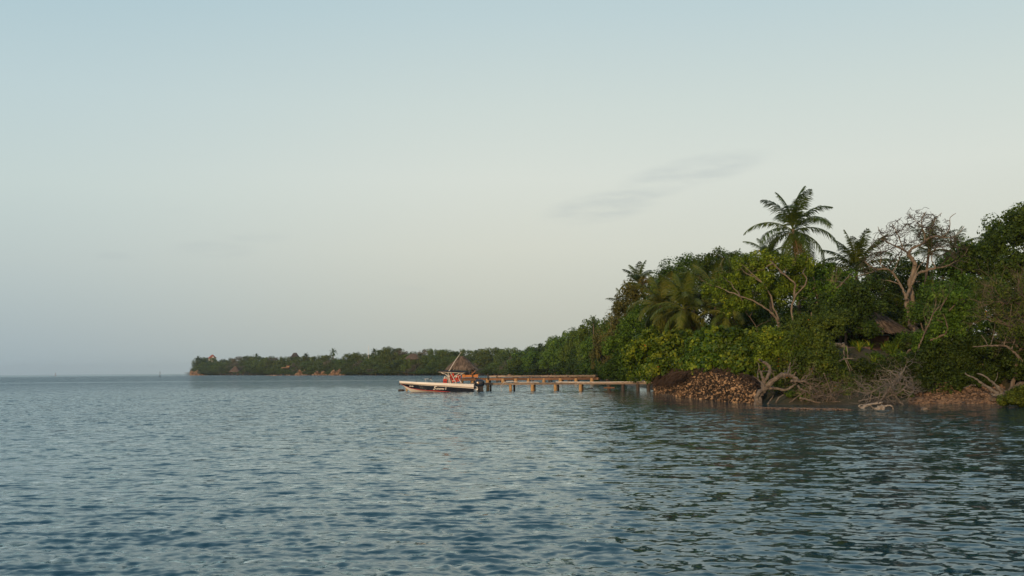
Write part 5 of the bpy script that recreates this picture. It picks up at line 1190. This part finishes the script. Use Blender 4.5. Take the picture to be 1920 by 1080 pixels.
kk = (Dsh(398) + 85) / FPX; cq = P(399, 671.5, Dsh(398) + 85 - 8 * kk * .8); mb = MB(); mb.add([(cq.x - 3.4 * kk, cq.y - .4, cq.z), (cq.x + 3.4 * kk, cq.y - .4, cq.z), (cq.x, cq.y - .4, cq.z + 3.4 * kk), (cq.x - 3.4 * kk, cq.y + 3, cq.z), (cq.x + 3.4 * kk, cq.y + 3, cq.z), (cq.x, cq.y + 3, cq.z + 3.4 * kk)], [(0, 1, 2), (0, 2, 5, 3), (1, 4, 5, 2), (0, 3, 4, 1)]); mb.build('gable', M['white_wall'], h1)
house('boathouse', 'straw-roofed boathouse at the waterline of the far headland', 'boathouse', 441, 697.5, Dsh(441) - 24, 12, 10.5, 'thatch', 2, ridge=.15, flare=1.05, walls=False)
# terrace with orange floor in the far wood
D_ = Dsh(537) + 4; r0 = empty('terrace', (*P(537, 688, D_).xy, TZ(P(537, 688, D_).x, D_)), 'small orange-lit terrace with posts in a clearing of the far wood', 'terrace')
kk = D_ / FPX; cq = P(536, 688.5, D_); mb = MB(); mb.box((cq.x, D_, cq.z - .5), (15 * kk, 6, .8)); mb.build('floor', M['stone_far'], r0)
mb = MB(); mb.box((cq.x + 3 * kk, D_ + 2, cq.z + 1.0), (8 * kk, .4, 1.6)); mb.build('wall', M['masonry'], r0)
mb = MB(); mb.box((cq.x + 4.5 * kk, D_ - 1, cq.z + .5), (5 * kk, 1.4, .7)); mb.build('bench', M['post'], r0)
# rocks of the far shore
def rock_heap(name, label, cat, px0, px1, hpx, D_, n, mat, rmax, seed, cliff=False, kind=None):
    rg_ = random.Random(seed); mb = MB(); kk = D_ / FPX; xa_, xb_ = GX(px0, D_), GX(px1, D_)
    for i in range(n):
        s = rg_.random(); env = (math.sin(math.pi * s) ** .5 if not cliff else 1) * (.75 + .25 * math.sin(s * 17 + seed)); x_ = xa_ + (xb_ - xa_) * s
        v = rg_.random() ** (1.0 if cliff else 1.3); z = v * hpx * kk * env; r_ = rmax * rg_.uniform(.45, 1.0); mb.cur = rg_.random()
        mb.blob((x_, D_ + v * 1.2 * rmax + rg_.uniform(-.4, .4) * rmax, z), r_, r_, r_ * (1.3 if cliff else .8), rg_, .3, 7, 5)
    if cliff: mb.box(((xa_ + xb_) / 2, D_ + 5, hpx * kk / 2 - .6), (abs(xb_ - xa_), 7, hpx * kk))
    o = mb.build(name, M[mat], None, ((xa_ + xb_) / 2, D_, 0)); setp(o, label, cat, None, kind); return o
rock_heap('rock_cliff', 'orange undercut rock cliff at the tip of the far headland', 'cliff', 357, 388, 7.6, 1200, 240, 'stone_far', 1.5, 1, True)
rock_heap('rock_outcrop', 'leftmost brown rock outcrop on the far shore', 'rock outcrop', 553, 577, 11, Dsh(565) - 15, 260, 'stone_far', .75, 2)
rock_heap('rock_outcrop', 'middle brown rock outcrop on the far shore', 'rock outcrop', 585, 616, 9, Dsh(600) - 15, 260, 'stone_far', .7, 3)
rock_heap('rock_outcrop', 'tallest orange rock outcrop at the right of the far outcrops', 'rock outcrop', 617, 648, 12.5, Dsh(634) - 15, 380, 'stone_far', .75, 4)
rock_heap('shore_rocks', 'thin line of low rocks along the waterline of the far wood', 'rocks', 500, 690, 1.6, Dsh(600) - 6, 200, 'stone_far', .6, 5, False, 'stuff')
rock_heap('rock_outcrop', 'small pale rock heap behind the left end of the docks', 'rock outcrop', 953, 978, 7, Dsh(965) - 12, 60, 'stone_far', .7, 6)
rock_heap('ruined_wall', 'ruined pale stone wall behind the back docks', 'wall', 1040, 1063, 17, Dsh(1052) - 12, 220, 'stone_far', .45, 7, True)
rock_heap('boulder_heap', 'dark boulders right of the ruined stone wall', 'boulders', 1060, 1082, 10, Dsh(1070) - 11, 60, 'post_dark', .6, 8)
# radio mast, channel marks, buoys
q = P(691, 672, Dsh(691) + 40); mb = MB(); z0 = TZ(q.x, q.y); mb.tube([(q.x, q.y, z0), (q.x, q.y, P(691, 648, q.y).z)], .12, 5); o = mb.build('radio_mast', M['alu'], None, (q.x, q.y, z0)); setp(o, 'thin pale mast rising from the far wood left of the hill', 'mast')
def marker(label, px, py_top, D_, w_, mat, name='channel_marker', cat='marker'):
    q = P(px, py_top, D_); r0 = empty(name, (q.x, D_, 0), label, cat)
    mb = MB(); mb.tube([(q.x, D_, -.6), (q.x, D_, q.z)], w_ * .3, 6); mb.build('pole', M['black'], r0)
    mb = MB(); mb.tube([(q.x, D_, -.3), (q.x, D_, .25), (q.x, D_, .7)], [w_ * 1.1, w_ * 1.1, w_ * .5], 10); mb.build('float', M[mat], r0)
    mb = MB(); mb.box((q.x, D_, q.z - w_ * .5), (w_ * 1.1, w_ * .3, w_ * 1.1)); mb.build('topmark', M[mat], r0)
marker('dark pole beacon standing in the sea left of the far headland', 300, 697.2, 860, .55, 'black')
marker('tiny reddish mark on the horizon far left', 104, 699.6, 1700, 1.0, 'redroof')
for i, px in enumerate((313, 322, 331, 339)):
    q = G(px, 703.4); mb = MB(); mb.blob((q.x, q.y, .15), .45, .45, .4, None, 0, 8, 6); o = mb.build('buoy', M['black'], None, (q.x, q.y, 0), True); setp(o, ('leftmost small dark buoy, nearest the pole beacon', 'second small dark buoy right of the pole beacon', 'third small dark buoy right of the pole beacon', 'rightmost small dark buoy, nearest the far headland')[i], 'buoy', 'line of dark buoys off the far headland')
drift('dead_branch', 'dark bare snag reaching off the foot of the far orange cliff', 'branch', [([(356, 703), (351, 700), (346, 699)], .5, .2), ([(354, 703), (349, 703), (345, 701)], .4, .2)], 1222, 'bark_dark', 312, .5)

# ------------------------------------------------------------------ the air
hm, t = new_mat('sea_haze')
pv = t.add('ShaderNodeVolumePrincipled'); pv.inputs['Color'].default_value = (.74, .88, 1.0, 1); pv.inputs['Density'].default_value = .00008; pv.inputs['Anisotropy'].default_value = .2
o = t.add('ShaderNodeOutputMaterial'); t.link(pv.outputs[0], o.inputs['Volume'])
mb = MB(); mb.box((0, 2300, 20), (5600, 5000, 48)); hz_ = mb.build('haze', hm, None); setp(hz_, kind='stuff')
